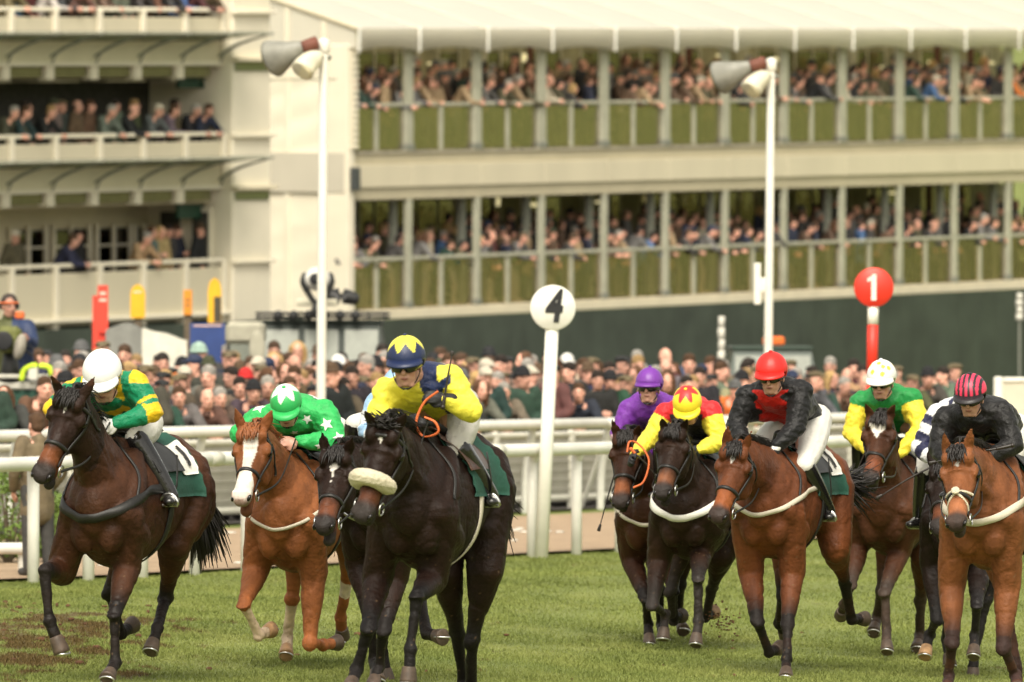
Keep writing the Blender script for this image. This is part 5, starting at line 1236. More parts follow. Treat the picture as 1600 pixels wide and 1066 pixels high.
JJ = jockey(HS['J'], dict(label='jockey in plain black silks with black cap striped in pink-red', head=(1516, 614), shR=(1478, 655), shL=(1564, 645), elR=(1466, 700), elL=(1584, 694), haR=(1488, 726), haL=(1532, 724), hip=(1570, 672), knL=(1560, 745), ftL=(1612, 800),
    silk=silk1((.009, .0085, .009)), cap=capstripes((.02, .017, .02), (.68, .04, .10)), peakcol=(.02, .017, .02), gloveL=M_GLOVEB, gloveR=M_GLOVEB, hsc=1.0, tilt=.6, yaw=.0))
whip(JD, 'L', (706, 556), (692, 636), 'black whip held upright in the fist of the jockey in yellow and navy')
whip(JE, 'R', (938, 820), (972, 700), 'black whip hanging straight down beside the horse of the jockey in purple')
whip(JF, 'R', (1024, 742), (986, 702), 'short whip with orange handle in the outstretched hand of the yellow-sleeved jockey', hm=M_ORANGE)
whip(JI, 'R', (1378, 774), (1480, 716), 'long dark whip slanting down in front of the horse with the white star')
whip(JJ, 'L', (1462, 722), (1582, 696), 'thin black whip held level across the chest of the jockey in plain black')
# the looped orange reins
for J_, pts, H_ in ((JD, [(684, 612), (662, 630), (650, 662), (662, 682), (684, 676), (680, 660), (664, 652)], 'D'), (JF, [(980, 706), (984, 690), (1000, 696), (1014, 720), (1006, 752), (990, 762)], 'F')):
    h = HS[H_]['_']; y = J_['_']['j']['haL' if H_ == 'D' else 'haR'][1] - .08
    S = Soup(); S.tube([W(a, b, y + .03 * math.sin(i)) for i, (a, b) in enumerate(pts)], .008, .005, lat=(1, 0, 0), k=8, n=40); sob('rubber_rein', S, h['E'], M_ORANGE)
# ------------------------------------------------------------------ spectators
M_FACE = mat('crowd_skin', attr='Col', rough=.6, noise=.08, randhue=.28)
M_CLOTH = mat('crowd_cloth', objcol=True, rough=.85, noise=.25, nscale=9, bump=.4, bscale=18)
M_HATM = mat('crowd_hat', objcol=True, rough=.9, noise=.2, nscale=30, bump=.3, bscale=60)
v3 = lambda *a: np.array(a, float)
POSES = {
 'lean':  dict(hip=v3(0, .12, .92), ch=v3(0, -.10, 1.30), hc=v3(0, -.24, 1.52), el=v3(.30, -.28, 1.08), ha=v3(.10, -.48, 1.04), fd=v3(0, -1, -.12)),
 'stand': dict(hip=v3(0, 0, .95), ch=v3(0, 0, 1.38), hc=v3(0, -.03, 1.62), el=v3(.29, .03, 1.12), ha=v3(.22, -.12, .90), fd=v3(0, -1, -.05)),
 'fold':  dict(hip=v3(0, 0, .95), ch=v3(0, 0, 1.38), hc=v3(0, -.03, 1.62), el=v3(.28, -.06, 1.12), ha=v3(-.04, -.24, 1.16), fd=v3(.3, -1, 0)),
 'look':  dict(hip=v3(0, 0, .95), ch=v3(0, -.01, 1.37), hc=v3(.02, -.05, 1.60), el=v3(.27, .0, 1.14), ha=v3(.14, -.28, 1.05), fd=v3(.8, -1, -.05)),
 'camera': dict(hip=v3(0, 0, .95), ch=v3(0, 0, 1.38), hc=v3(0, -.04, 1.61), el=v3(.26, -.18, 1.22), ha=v3(.06, -.24, 1.50), fd=v3(0, -1, 0)),
}
PM = {}
for nm, p in POSES.items():
    S = Soup(); g, la, fd, hu = head_soup(S, p['hc'], p['fd'], v3(0, 0, 1), 1.0); X = v3(-1, 1, 1)
    S.tube([p['ch'], p['hc'] + v3(0, .02, -.08)], [.07, .055]); S.tube([p['hip'], p['ch']], [.14, .15], [.09, .10], lat=(1, 0, 0))
    for q in (-1, 1):
        m = v3(q, 1, 1); sh = p['ch'] + v3(q * .18, 0, .04)
        S.tube([sh, p['el'] * m, p['ha'] * m], [.05, .04, .028], n=9); hd = nrm((p['ha'] - p['el']) * m); hand_soup(S, p['ha'] * m, hd, v3(-q, 0, 0), True, 1.0, 1.3)
        S.tube([p['hip'] + v3(q * .09, 0, 0), v3(q * .11, .02, .5), v3(q * .12, .05, .08)], [.08, .06, .04], n=9)
    me = remesh(S, 'body_' + nm, .013, 2); P = coords(me); rgb = fill(len(P), (.70, .37, .27)); face_paint(P, rgb, g, la, fd, hu, 1.0, 0.1); paint(me, rgb); me.materials.append(M_FACE); me.polygons.foreach_set('use_smooth', [True] * len(me.polygons))
    S = Soup(); long_ = nm in ('stand', 'fold'); hem = p['hip'] + v3(0, 0, -.28 if long_ else -.08)
    S.tube([hem, p['hip'], (p['hip'] + p['ch']) / 2, p['ch'] + v3(0, 0, .02), p['ch'] * .6 + p['hc'] * .4 + v3(0, .02, -.03)], [.20, .19, .20, .205, .075], [.15, .14, .145, .135, .075], lat=(1, 0, 0), k=14, n=18)
    for q in (-1, 1):
        m = v3(q, 1, 1); sh = p['ch'] + v3(q * .17, 0, .05); S.tube([sh, (sh + p['el'] * m) / 2, p['el'] * m, p['el'] * m * .15 + p['ha'] * m * .85], [.085, .078, .066, .05], n=12)
    S.tube([p['ch'] * .6 + p['hc'] * .4 + v3(0, .07, -.03), p['ch'] * .62 + p['hc'] * .38 + v3(0, -.06, -.07)], [.075, .05])
    mc = remesh(S, 'coat_' + nm, .017, 3); P = coords(mc); P = P + normals(mc) * (vnoise(P, 12, 3) * .008)[:, None]; setco(mc, P); mc.materials.append(M_CLOTH); mc.polygons.foreach_set('use_smooth', [True] * len(mc.polygons))
    S = Soup(); S.ball(p['hip'], (.18, .14, .12))
    for q in (-1, 1):
        S.tube([p['hip'] + v3(q * .09, 0, 0), v3(q * .11, .02, .5), v3(q * .12, .05, .09)], [.105, .08, .07], n=9); S.tube([v3(q * .12, .08, .05), v3(q * .13, -.12, .04)], [.05, .045])
    mt = remesh(S, 'trousers_' + nm, .022, 2); mt.materials.append(M_CLOTH); mt.polygons.foreach_set('use_smooth', [True] * len(mt.polygons))
    PM[nm] = dict(body=me, coat=mc, trousers=mt, hc=p['hc'], yaw=math.atan2(p['fd'][0], -p['fd'][1]))
# hair and hats round a head centred on the origin, facing -Y
HM = {}
def hat(nm, S, vox=.012, sm=2):
    me = remesh(S, nm, vox, sm); P = coords(me); P = P + normals(me) * (vnoise(P, 40, 5) * .003)[:, None]; setco(me, P); me.materials.append(M_HATM); me.polygons.foreach_set('use_smooth', [True] * len(me.polygons)); HM[nm] = me
S = Soup(); S.ball((0, .016, .046), (.086, .102, .088)); S.ball((0, .055, -.02), (.078, .062, .07)); S.tube([(-.055, -.05, .085), (0, -.068, .105), (.055, -.05, .085)], .013); S.ball((0, .05, .0), (.082, .06, .08)); hat('short_hair', S)
S = Soup(); S.ball((0, .065, -.01), (.083, .05, .06)); S.tube([(-.083, .02, .0), (0, .10, .0), (.083, .02, 0)], .02, n=9); hat('bald_fringe', S)
S = Soup(); S.ball((0, .030, .045), (.090, .098, .088)); S.tube([(-.075, -.02, .05), (-.092, .02, -.06), (-.075, .02, -.19)], [.035, .04, .03], n=9); S.tube([(.075, -.02, .05), (.092, .02, -.06), (.075, .02, -.19)], [.035, .04, .03], n=9); S.tube([(0, .09, .0), (0, .10, -.18)], [.07, .06]); hat('long_hair', S)
S = Soup(); S.ball((0, .01, .075), (.102, .118, .048)); S.ball((0, -.04, .085), (.085, .07, .03)); S.tube([(-.05, -.115, .055), (0, -.14, .050), (.05, -.115, .055)], [.02, .03, .02], [.008] * 3, lat=(0, 1, 0), n=9); S.ball((0, .05, .0), (.083, .06, .06)); hat('flat_cap', S)
S = Soup(); S.ball((0, .012, .060), (.092, .108, .100)); S.tube([(math.sin(a) * .090, -math.cos(a) * .104 + .012, .035) for a in np.linspace(0, 6.28, 20)], .014, .024, lat=(0, 0, 1), n=20, cap=0); hat('woolly_hat', S)
S2 = Soup(); S2.ball((0, .012, .060), (.098, .112, .105)); S2.ball((0, .02, .165), .045); S2.tube([(math.sin(a) * .092, -math.cos(a) * .106 + .012, .035) for a in np.linspace(0, 6.28, 20)], .018, .03, lat=(0, 0, 1), n=20, cap=0); hat('bobble_hat', S2)
S = Soup(); S.ball((0, .01, .085), (.082, .098, .078)); S.ball((0, .01, .050), (.135, .155, .012)); hat('trilby', S)
S = Soup(); S.ball((0, .01, .062), (.092, .106, .082)); S.ball((0, -.115, .052), (.065, .07, .012)); S.ball((0, .05, .0), (.083, .06, .06)); hat('peaked_cap', S)
HATS = {'short dark hair': ('short_hair', [(.02, .013, .009)]), 'brown hair': ('short_hair', [(.07, .035, .016)]), 'grey hair': ('short_hair', [(.30, .28, .25)]), 'fair hair': ('short_hair', [(.30, .19, .08)]),
        'balding head': ('bald_fringe', [(.14, .10, .075)]), 'long brown hair': ('long_hair', [(.09, .04, .017)]), 'long blonde hair': ('long_hair', [(.42, .27, .11)]),
        'tweed flat cap': ('flat_cap', [(.13, .10, .055)]), 'dark flat cap': ('flat_cap', [(.022, .022, .022)]), 'black woolly hat': ('woolly_hat', [(.010, .010, .012)]), 'grey woolly hat': ('woolly_hat', [(.09, .09, .09)]),
        'brown trilby': ('trilby', [(.09, .055, .03)]), 'green trilby': ('trilby', [(.05, .055, .028)]), 'navy peaked cap': ('peaked_cap', [(.02, .03, .07)]), 'pale peaked cap': ('peaked_cap', [(.5, .45, .36)]),
        'white bobble hat': ('woolly_hat', [(.75, .74, .70)]), 'blue and yellow bobble hat': ('woolly_hat', [(.30, .42, .35)]), 'red woolly hat': ('woolly_hat', [(.5, .02, .02)])}
HW = np.array([20, 20, 11, 5, 9, 8, 3.5, 8, 4, 4, 3, 2.5, 1.5, 2, 2.5, .1, .001, .2]); HW /= HW.sum(); HK = list(HATS)
COATS = {'black': (.010, .010, .012), 'charcoal': (.045, .042, .040), 'navy': (.014, .018, .040), 'olive': (.075, .068, .035), 'brown': (.095, .056, .034), 'tweed': (.14, .105, .065), 'tan': (.30, .21, .12),
         'grey': (.12, .115, .11), 'dark green': (.016, .045, .032), 'maroon': (.07, .014, .015), 'cream': (.50, .44, .33), 'blue': (.05, .11, .24), 'orange': (.55, .16, .03)}
CW = np.array([11, 12, 10, 11, 13, 11, 6, 10, 6, 3, 1.5, 2, .3]); CW /= CW.sum(); CK = list(COATS)
first = {}
def spectator(p, rz, pose, hk, ck, label, group, scale=1.0):
    """a spectator: body, coat, trousers and headwear, meshes shared between alike people"""
    R_ = bpy.data.objects.new('spectator', None); COL.objects.link(R_); R_.location = tuple(p); R_.rotation_euler = (0, 0, rz); R_.scale = (scale,) * 3
    tag(R_, label, 'spectator', group); M = PM[pose]
    for nm in ('body', 'coat', 'trousers'):
        o = bpy.data.objects.new(nm, M[nm]); COL.objects.link(o); o.parent = R_
        if nm == 'coat': o.color = (*[c * rng.uniform(.8, 1.25) for c in COATS[ck]], 1)
        if nm == 'trousers': o.color = (*rng.choice([.012, .03, .05, .09]) * np.array((1, .95, .9)), 1)
    hm, hc = HATS[hk]; o = bpy.data.objects.new('hair' if 'hair' in hm or 'bald' in hm else 'hat', HM[hm]); COL.objects.link(o); o.parent = R_
    o.location = tuple(M['hc']); o.rotation_euler = (0, 0, M['yaw']); o.color = (*hc[0], 1)
    return R_
ZONES = [(0, 118, 'left of plain white cap'), (118, 250, 'behind plain white cap'), (250, 355, 'right of plain white cap'), (355, 500, 'above starred green cap'), (500, 600, 'right of left lamp post'),
         (600, 745, 'behind yellow and navy silks'), (745, 850, 'left of the white disc'), (850, 965, 'right of the white disc'), (965, 1045, 'behind purple cap'), (1045, 1140, 'behind red-starred yellow cap'),
         (1140, 1235, 'behind plain red cap'), (1235, 1355, 'left of the red disc'), (1355, 1440, 'behind spotted white cap'), (1440, 1700, 'behind striped black cap'), (-200, 0, 'beyond the left edge')]
ROWN = ['front row', 'second row', 'third row', 'fourth row', 'fifth row', 'sixth row']
used = set(); people = []
OVER = [(883, 560, 'white bobble hat', 'cream'), (400, 612, 'black woolly hat', 'charcoal'), (322, 556, 'blue and yellow bobble hat', 'charcoal'), (262, 636, 'brown hair', 'dark green'), (1312, 628, 'grey hair', 'brown'), (1132, 612, 'grey woolly hat', 'orange'),
        (388, 588, 'red woolly hat', 'black'), (300, 590, 'pale peaked cap', 'grey'), (1430, 600, 'tweed flat cap', 'olive'), (800, 600, 'black woolly hat', 'black'), (30, 650, 'long brown hair', 'charcoal'), (215, 580, 'long blonde hair', 'black'), (270, 570, 'black woolly hat', 'charcoal'),
        (545, 545, 'white bobble hat', 'black'), (1555, 560, 'tweed flat cap', 'grey'), (970, 570, 'dark flat cap', 'grey'), (1400, 570, 'tweed flat cap', 'tweed'), (1240, 600, 'navy peaked cap', 'blue'), (1080, 560, 'brown hair', 'maroon')]
over_used = {}
massV, massF, massC, massn = [], [], [], 0
rows = [10.50, 11.3, 12.3, 13.6, 15.2, 17.2, 19.6, 22.4]
cand = []
for r, m in enumerate(rows):
    t = -9 + rng.uniform(0, .4)
    while t < 46:
        p = RP0 + RM * (m + rng.uniform(-.12, .12)) + RT * t; t += rng.uniform(.44, .60) + (.03 * r)
        px = CX + FPX * p[0] / p[1]
        if not (-25 < px < 1625): continue
        if r >= 3 and rng.rand() < .10: continue
        cand.append((r, px, p))
for r, px, p in cand:
    z = float(gz(p[0], p[1])) + .03; sc = rng.uniform(1.0, 1.13) * (.97 if r < 2 else 1.0) + (.02 if r > 4 else 0); pose = 'lean' if r == 0 and rng.rand() < .7 else rng.choice(['stand', 'fold', 'look', 'camera', 'look'], p=[.3, .2, .25, .05, .2])
    rz = rng.normal(0, .45) - .25; 
    if pose == 'lean': rz = rng.normal(.25, .25)
    p = (p[0], p[1], z); py = HY - (z + PM[pose]['hc'][2] * sc - CZ) / p[1] * FPX
    if px < 82 and r in (1, 2, 3): continue
    people.append(dict(r=r, px=px, py=py, p=p, sc=sc, pose=pose, rz=rz, ov=None))
for ox, oy, hk, ck in OVER:
    b = min((q for q in people if q['ov'] is None and q['r'] < 6), key=lambda q: (q['px'] - ox) ** 2 + 2 * (q['py'] - oy) ** 2); b['ov'] = (hk, ck)
single = [q for q in people if q['r'] <= 3 or (q['r'] <= 5 and q['ov'])][:256]
sid = set(id(q) for q in single); mass = [q for q in people if id(q) not in sid]
def zone(px):
    for a, b, t in ZONES:
        if a <= px < b: return t
    return 'by the pale edge board'
for q in single:
    z_ = zone(q['px'])
    if q['px'] > 1545: z_ = 'by the pale edge board'
    for tries in range(400):
        hk, ck = q['ov'] if (q['ov'] and tries == 0) else (rng.choice(HK, p=HW), rng.choice(CK, p=CW))
        pz = {'lean': 'leaning', 'camera': 'hands raised', 'fold': 'standing', 'look': 'turned aside', 'stand': 'standing'}[q['pose']]
        lab = f"{hk}, {ck} coat, {pz} {ROWN[q['r']]} {z_}"
        if lab not in used: break
    used.add(lab); spectator(q['p'], q['rz'], q['pose'], hk, ck, lab[0].upper() + lab[1:], 'spectators packed behind the second rail', q['sc'])
# light versions of the same people, for the far rows and the balconies of the long stand
LOW = {}
def lowpoly(me, ratio):
    o = bpy.data.objects.new('tmp', me); COL.objects.link(o); d = o.modifiers.new('d', 'DECIMATE'); d.ratio = ratio
    e = o.evaluated_get(bpy.context.evaluated_depsgraph_get()); m2 = bpy.data.meshes.new_from_object(e); bpy.data.objects.remove(o)
    c = coords(m2).copy(); f = [tuple(p.vertices) for p in m2.polygons]; rgb = None
    if 'Col' in m2.color_attributes: a = np.empty(len(c) * 4, np.float32); m2.color_attributes['Col'].data.foreach_get('color', a); rgb = a.reshape(-1, 4)[:, :3]
    bpy.data.meshes.remove(m2); return c, f, rgb
for nm in PM: LOW[nm] = (lowpoly(PM[nm]['body'], .07), lowpoly(PM[nm]['coat'], .10), lowpoly(PM[nm]['trousers'], .12))
LOWH = {k_: lowpoly(m_, .35) for k_, m_ in HM.items()}
def add_mass(p, Rm, sc, pose, hk, ck):
    global massn
    b, c, t = LOW[pose]; sk = rng.uniform(.85, 1.25); hm, hc = HATS[hk]; hh = LOWH[hm]; cy, sy = math.cos(PM[pose]['yaw']), math.sin(PM[pose]['yaw'])
    hv = hh[0] @ np.array([[cy, sy, 0], [-sy, cy, 0], [0, 0, 1]]) + PM[pose]['hc']
    for V, F, C_ in ((b[0], b[1], b[2] * sk), (c[0], c[1], np.tile(np.array(COATS[ck]) * rng.uniform(.8, 1.2), (len(c[0]), 1))), (t[0], t[1], np.tile(np.array((1, .9, .75)) * rng.choice([.03, .06, .12, .30]), (len(t[0]), 1))), (hv, hh[1], np.tile(hc[0], (len(hv), 1)))):
        massV.append(np.asarray(p) + (V * sc) @ Rm); massF.extend([tuple(i + massn for i in f) for f in F]); massC.append(C_); massn += len(V)
def rotz(a): c, s = math.cos(a), math.sin(a); return np.array([[c, s, 0], [-s, c, 0], [0, 0, 1]])
for q in mass: add_mass(q['p'], rotz(q['rz']), q['sc'], q['pose'], rng.choice(HK, p=HW), rng.choice(CK, p=CW))
# people on the two floors of the long stand; they face the course, i.e. along -NDIR
CW2 = CW.copy(); CW2[[6, 7, 10, 11]] *= 2.2; CW2 /= CW2.sum()
yawf = math.atan2(-NDIR[0], NDIR[1]) ; 
def stand_rot(rz): return rotz(rz) @ np.array([UDIR, NDIR, WDIR])
for z0 in (zL0, zU0 + .03):
    for row, (y, dz_, dens) in enumerate(((.36, 0, .50), (.95, .10, .55), (1.5, .24, .62), (2.1, .36, .85))):
        x = .2 + rng.uniform(0, .3)
        while x < XE - .3:
            hole = z0 == zL0 and (XP[7] + .3 < x < XP[8] - .4) 
            if not (hole and row) and rng.rand() < (.93 if row < 3 else .7):
                w = MS.world(x, y + rng.uniform(-.08, .08), z0 + dz_); add_mass(w, stand_rot(rng.normal(.45, .4)), rng.uniform(.92, 1.06) * .98, 'lean' if row == 0 and rng.rand() < .65 else rng.choice(['stand', 'fold', 'look', 'camera'], p=[.4, .3, .25, .05]), rng.choice(HK, p=HW), rng.choice(CK, p=CW2))
            x += rng.uniform(.8, 1.2) * dens
    # raised step the rear rows stand on
    bx(ST, 'step', (.1, .75, z0 + .001), (XE, 1.25, z0 + .10), M_DECK); bx(ST, 'step', (.1, 1.253, z0 + .001), (XE, 1.8, z0 + .24), M_DECK); bx(ST, 'step', (.1, 1.803, z0 + .001), (XE, 2.5, z0 + .36), M_DECK)
me = bpy.data.meshes.new('crowd'); me.from_pydata(np.vstack(massV).tolist(), [], massF); paint(me, np.vstack(massC))
tag(ob('crowd', me, None, mat('crowd_mixed', attr='Col', rough=.75, noise=.15, nscale=5)), 'dense crowd of racegoers filling the rear rows and both floors of the long stand', 'crowd', kind='stuff')
# people on the balconies of the left stand, each a thing
WHERE = {0: 'on top balcony, cream stand', 1: 'on middle balcony, cream stand', 2: 'on lowest balcony, cream stand'}
def balc(px, tier, hk, ck, pose, y=.35, rz=.3, words=''):
    r0 = 20 + 197 * tier - (4 if tier else 0); zf = zl(r0 + (32 if tier < 2 else 78)); 
    x = xl(px, r0, y); zr = zl(r0 - 5); zfloor = zr - 1.05
    w = LS.world(x, y, zfloor); o = spectator((0, 0, 0), 0, pose, hk, ck, f'{hk[0].upper() + hk[1:]}, {ck} coat, {words} {WHERE[tier]}'.replace('  ', ' '), 'people on the balconies of the cream stand', 1.0)
    M = Matrix([[UDIR[i], NDIR[i], WDIR[i], w[i]] for i in range(3)] + [[0, 0, 0, 1]]); o.matrix_world = M @ Matrix.Rotation(rz, 4, 'Z')
for px, hk, ck, pose, y, wds in ((22, 'pale peaked cap', 'olive', 'stand', .3, 'far left'), (97, 'brown hair', 'navy', 'lean', .25, 'leaning on the rail'), (117, 'short dark hair', 'black', 'look', .7, 'standing turned away'), (216, 'grey hair', 'tan', 'lean', .3, 'leaning forward'),
        (250, 'long blonde hair', 'tan', 'stand', .3, 'among a knot of people'), (262, 'short dark hair', 'charcoal', 'stand', .7, 'behind the blonde woman'), (275, 'brown hair', 'navy', 'fold', .8, 'beside the pillar of people'), (312, 'brown trilby', 'black', 'stand', .5, 'nearest the pier'), (236, 'long brown hair', 'grey', 'fold', .35, 'talking')):
    balc(px, 2, hk, ck, pose, y, rng.uniform(-.2, .7), wds)
seen = set()
for tier, xs_ in ((0, np.arange(6, 345, 21)), (1, np.arange(4, 345, 19))):
    for i, px in enumerate(xs_):
        for _ in range(60):
            hk, ck = rng.choice(HK, p=HW), rng.choice(CK, p=CW2)
            if (hk, ck, tier) not in seen: break
        seen.add((hk, ck, tier)); balc(px + rng.uniform(-5, 5), tier, hk, ck, 'lean' if rng.rand() < .6 else 'stand', rng.uniform(.25, .5), rng.uniform(-.1, .6), 'at the rail')
# ------------------------------------------------------------------ posts, discs, lamps
M_WPOST = mat('white_gloss_post', (.76, .74, .66), .4, noise=.05)
M_RED = mat('red_paint', (.70, .035, .018), .45, noise=.05)
M_BLK = mat('black_paint', (.010, .010, .012), .5)
def text(body, size, loc, rotx, parent, m, extr=.004, off=0.0, shear=0.0, sx=1.0, name='numeral'):
    c = bpy.data.curves.new(name, 'FONT'); c.body = body; c.size = size; c.extrude = extr; c.offset = off; c.shear = shear; c.align_x = 'CENTER'; c.align_y = 'CENTER'
    o = bpy.data.objects.new(name, c); COL.objects.link(o); o.parent = parent; o.location = loc; o.rotation_euler = rotx; o.scale = (sx, 1, 1); e_ = o.evaluated_get(bpy.context.evaluated_depsgraph_get()); m2 = bpy.data.meshes.new_from_object(e_); bpy.data.objects.remove(o); o = ob(name, m2, parent, m, smooth=False); o.location = loc; o.rotation_euler = rotx; o.scale = (sx, 1, 1); return o
def disc_post(pxt, pyt, rpx, pxb, Y, name_label, bands, face, nm, txt, tm, **kw):
    t = W(pxt, pyt, Y); b = W(pxb, HY, Y); z0 = float(gz(b[0], b[1])); b[2] = z0; r = rpx / FPX * Y
    E = empty('distance_post', b, name_label, 'marker post'); zt = t[2] - r * .9
    top = b + (t - b) * ((zt - z0) / (t[2] - z0)); ts = np.linspace(0, 1, len(bands) + 1)
    for i, (mm, a0, a1) in enumerate(bands): sob('post_band' if len(bands) > 1 else 'pole', Soup().tube([b + (top - b) * a0 - (0, 0, .0), b + (top - b) * a1], .068 if len(bands) == 1 else .062, .05, lat=(1, 0, 0), n=2, k=14, cap=.05), E, mm)
    s = Soup(); n_ = 48; V = [(0, -.055, 0), (0, -.02, 0)]; 
    for y, rr in ((-.055, r * .97), (-.045, r), (-.03, r), (-.02, r * .97)):
        for i in range(n_): a = 2 * math.pi * i / n_; V.append((rr * math.cos(a), y, rr * math.sin(a)))
    V = [np.array(v) + t for v in V]; F = []
    for i in range(n_):
        j = (i + 1) % n_; F.append((0, 2 + i, 2 + j)); F.append((1, 2 + 3 * n_ + j, 2 + 3 * n_ + i))
        for k in range(3): F.append((2 + k * n_ + i, 2 + (k + 1) * n_ + i, 2 + (k + 1) * n_ + j, 2 + k * n_ + j))
    sob('disc', s.add(V, F), E, face); d = t - b
    if txt == '1':
        hgt = r * .66; wd_ = r * .125; P = [(-wd_, -hgt), (wd_, -hgt), (wd_, hgt), (-wd_ * .35, hgt), (-wd_ * 1.2, hgt * .80), (-wd_ * 2.6, hgt * .66), (-wd_ * 2.6, hgt * .42), (-wd_, hgt * .52)]
        n_ = len(P); V = [(t[0] + x, t[1] - .066, t[2] + z) for x, z in P] + [(t[0] + x, t[1] - .05, t[2] + z) for x, z in P]
        sob('numeral', Soup().add(V, [tuple(range(n_)), tuple(range(n_, 2 * n_))[::-1]] + [(i, n_ + i, n_ + (i + 1) % n_, (i + 1) % n_) for i in range(n_)]), E, tm, smooth=False); return
    text(txt, r * kw.get('fs', 1.55), (d[0] + kw.get('dx', 0), d[1] - .062, d[2] + kw.get('dz', 0)), (R(90), 0, 0), E, tm, off=kw.get('off', .012), shear=kw.get('shear', 0), sx=kw.get('sx', .8))
p4 = rail_pt(850, -.18)
disc_post(864, 481, 35.5, 846, p4[1], 'leaning white post carrying a round white disc with a black number 4', [(M_WPOST, 0, 1)], M_WHITEC, 'disc', '4', M_BLK, fs=1.95, off=.016, shear=.18, sx=.74, dz=.0)
bands = [(M_RED, 0, .44), (M_WPOST, .44, .50), (M_RED, .50, .66), (M_WPOST, .66, .72), (M_RED, .72, .885), (M_WPOST, .885, .93), (M_WPOST, .93, .998)]
bands = [(M_RED, 0, .40), (M_WPOST, .402, .46), (M_RED, .462, .62), (M_WPOST, .622, .70), (M_RED, .702, .86), (M_WPOST, .862, .91), (M_RED, .912, .0)][:5]
Y1 = rail_pt(1362, .4)[1]
disc_post(1365, 449, 31, 1357, Y1, 'red and white banded post carrying a round red disc with a white number 1', [(M_RED, 0, .36), (M_WPOST, .362, .42), (M_RED, .422, .655), (M_WPOST, .657, .70), (M_RED, .702, .915), (M_WPOST, .917, .995)], M_RED, 'disc', '1', M_WHITEC, fs=1.5, off=.014, sx=.95)
M_HORN = mat('grey_horn', (.25, .245, .21), .5, noise=.2); M_HORNI = mat('horn_inner', (.40, .36, .12), .5, noise=.25); M_BELL = mat('floodlight_shell', (.66, .62, .48), .4); M_RUST = mat('rust_brown', (.16, .055, .035), .7)
def lamp_post(pxt, pyt, pxb, Y, label, side=-1):
    t = W(pxt, pyt, Y); b = W(pxb, HY, Y); b[2] = float(gz(b[0], b[1])); E = empty('lamp_post', b, label, 'lamp post'); u = Y / FPX
    sob('pole', Soup().tube([b, t], [.062, .055], n=2, k=14), E, M_WPOST); sob('pole_cap', Soup().tube([t - (0, 0, .12), t + (0, 0, .02)], .075, n=2, k=14, cap=.3), E, M_WPOST)
    q = lambda dx, dy, y=0: t + np.array([dx * u, y, -dy * u])
    # re-entrant horn loudspeaker: a driver, a long throat and a wide square-cut mouth
    s = Soup().tube([q(-12, 2, -.1), q(-32, 8, -.15)], [.09, .075], n=2, k=12, cap=.3); sob('horn_driver', s, E, M_RUST)
    s = Soup().tube([q(-28, 6, -.12), q(-46, 13, -.1), q(-64, 20, -.05), q(-80, 26, .05)], [.055, .10, .15, .19], [.06, .12, .18, .24], lat=(0, 1, .2), n=13, k=16, cap=.02); sob('horn', s, E, M_HORN)
    s = Soup().tube([q(-79, 25.5, .04), q(-82, 26.5, .06)], [.17, .175], [.21, .215], lat=(0, 1, .2), n=2, k=16, cap=.02); sob('horn_mouth', s, E, M_HORNI)
    # bell floodlight hung below it
    s = Soup().tube([q(-4, 20, -.08), q(-14, 26, -.14), q(-26, 36, -.22), q(-33, 46, -.28)], [.05, .11, .14, .15], n=13, k=16, cap=.1); sob('floodlight', s, E, M_BELL)
    s = Soup().tube([q(-32.5, 45.5, -.28), q(-34, 47, -.29)], .13, n=2, k=16, cap=.02); sob('lens', s, E, mat('lamp_lens', (.75, .68, .45), .2))
    s = Soup().tube([q(2, 24), q(-8, 24, -.1)], .03, n=2, k=8); s.tube([q(8, 24), q(0, 24)], .035, n=2, k=8); sob('bracket', s, E, M_POSTD)
    return E
lamp_post(506, 66, 500, 104.5, 'tall white lamp post with loudspeaker horn left of the long stand')
e2 = lamp_post(1205, 96, 1198, 116, 'tall white lamp post with loudspeaker horn and side plate before the long stand')
b0 = np.array(e2['_o']); pz = lambda px, py: W(px, py, 116.0)
sob('side_plate', Soup().bbox(pz(1178, 476) - (0, .03, 0), pz(1189, 411) + (0, .03, 0), .01), e2, M_WPOST, smooth=False)
sob('side_bracket', Soup().bbox(pz(1188, 456) - (0, .02, 0), pz(1202, 434) + (0, .02, 0), .01), e2, M_WPOST, smooth=False)
# small pale posts against the green screen
for px, py0, py1, Y, lab in ((1127, 493, 565, 150, 'short cream post with flaking paint before the green screen'), (1593, 457, 500, 160, 'pale lantern on a thin dark stick at the photo edge')):
    a = W(px, py0, Y); E = empty('short_post', (a[0], a[1], float(gz(a[0], a[1]))), lab, 'post'); w = .055 if px < 1500 else .06
    s = Soup(); 
    zz = np.linspace(W(px, py1, Y)[2], a[2], 5)
    for i in range(4): s.tube([(a[0], a[1], zz[i]), (a[0] + (.01 if i % 2 else 0), a[1], zz[i + 1] - .02)], w * (1 if i % 2 else 1.15), n=2, k=10, cap=.1)
    sob('head', s, E, M_DULLP); sob('stick', Soup().tube([(a[0], a[1], float(gz(a[0], a[1]))), (a[0], a[1], zz[0])], .02, n=2, k=8), E, M_POSTD)

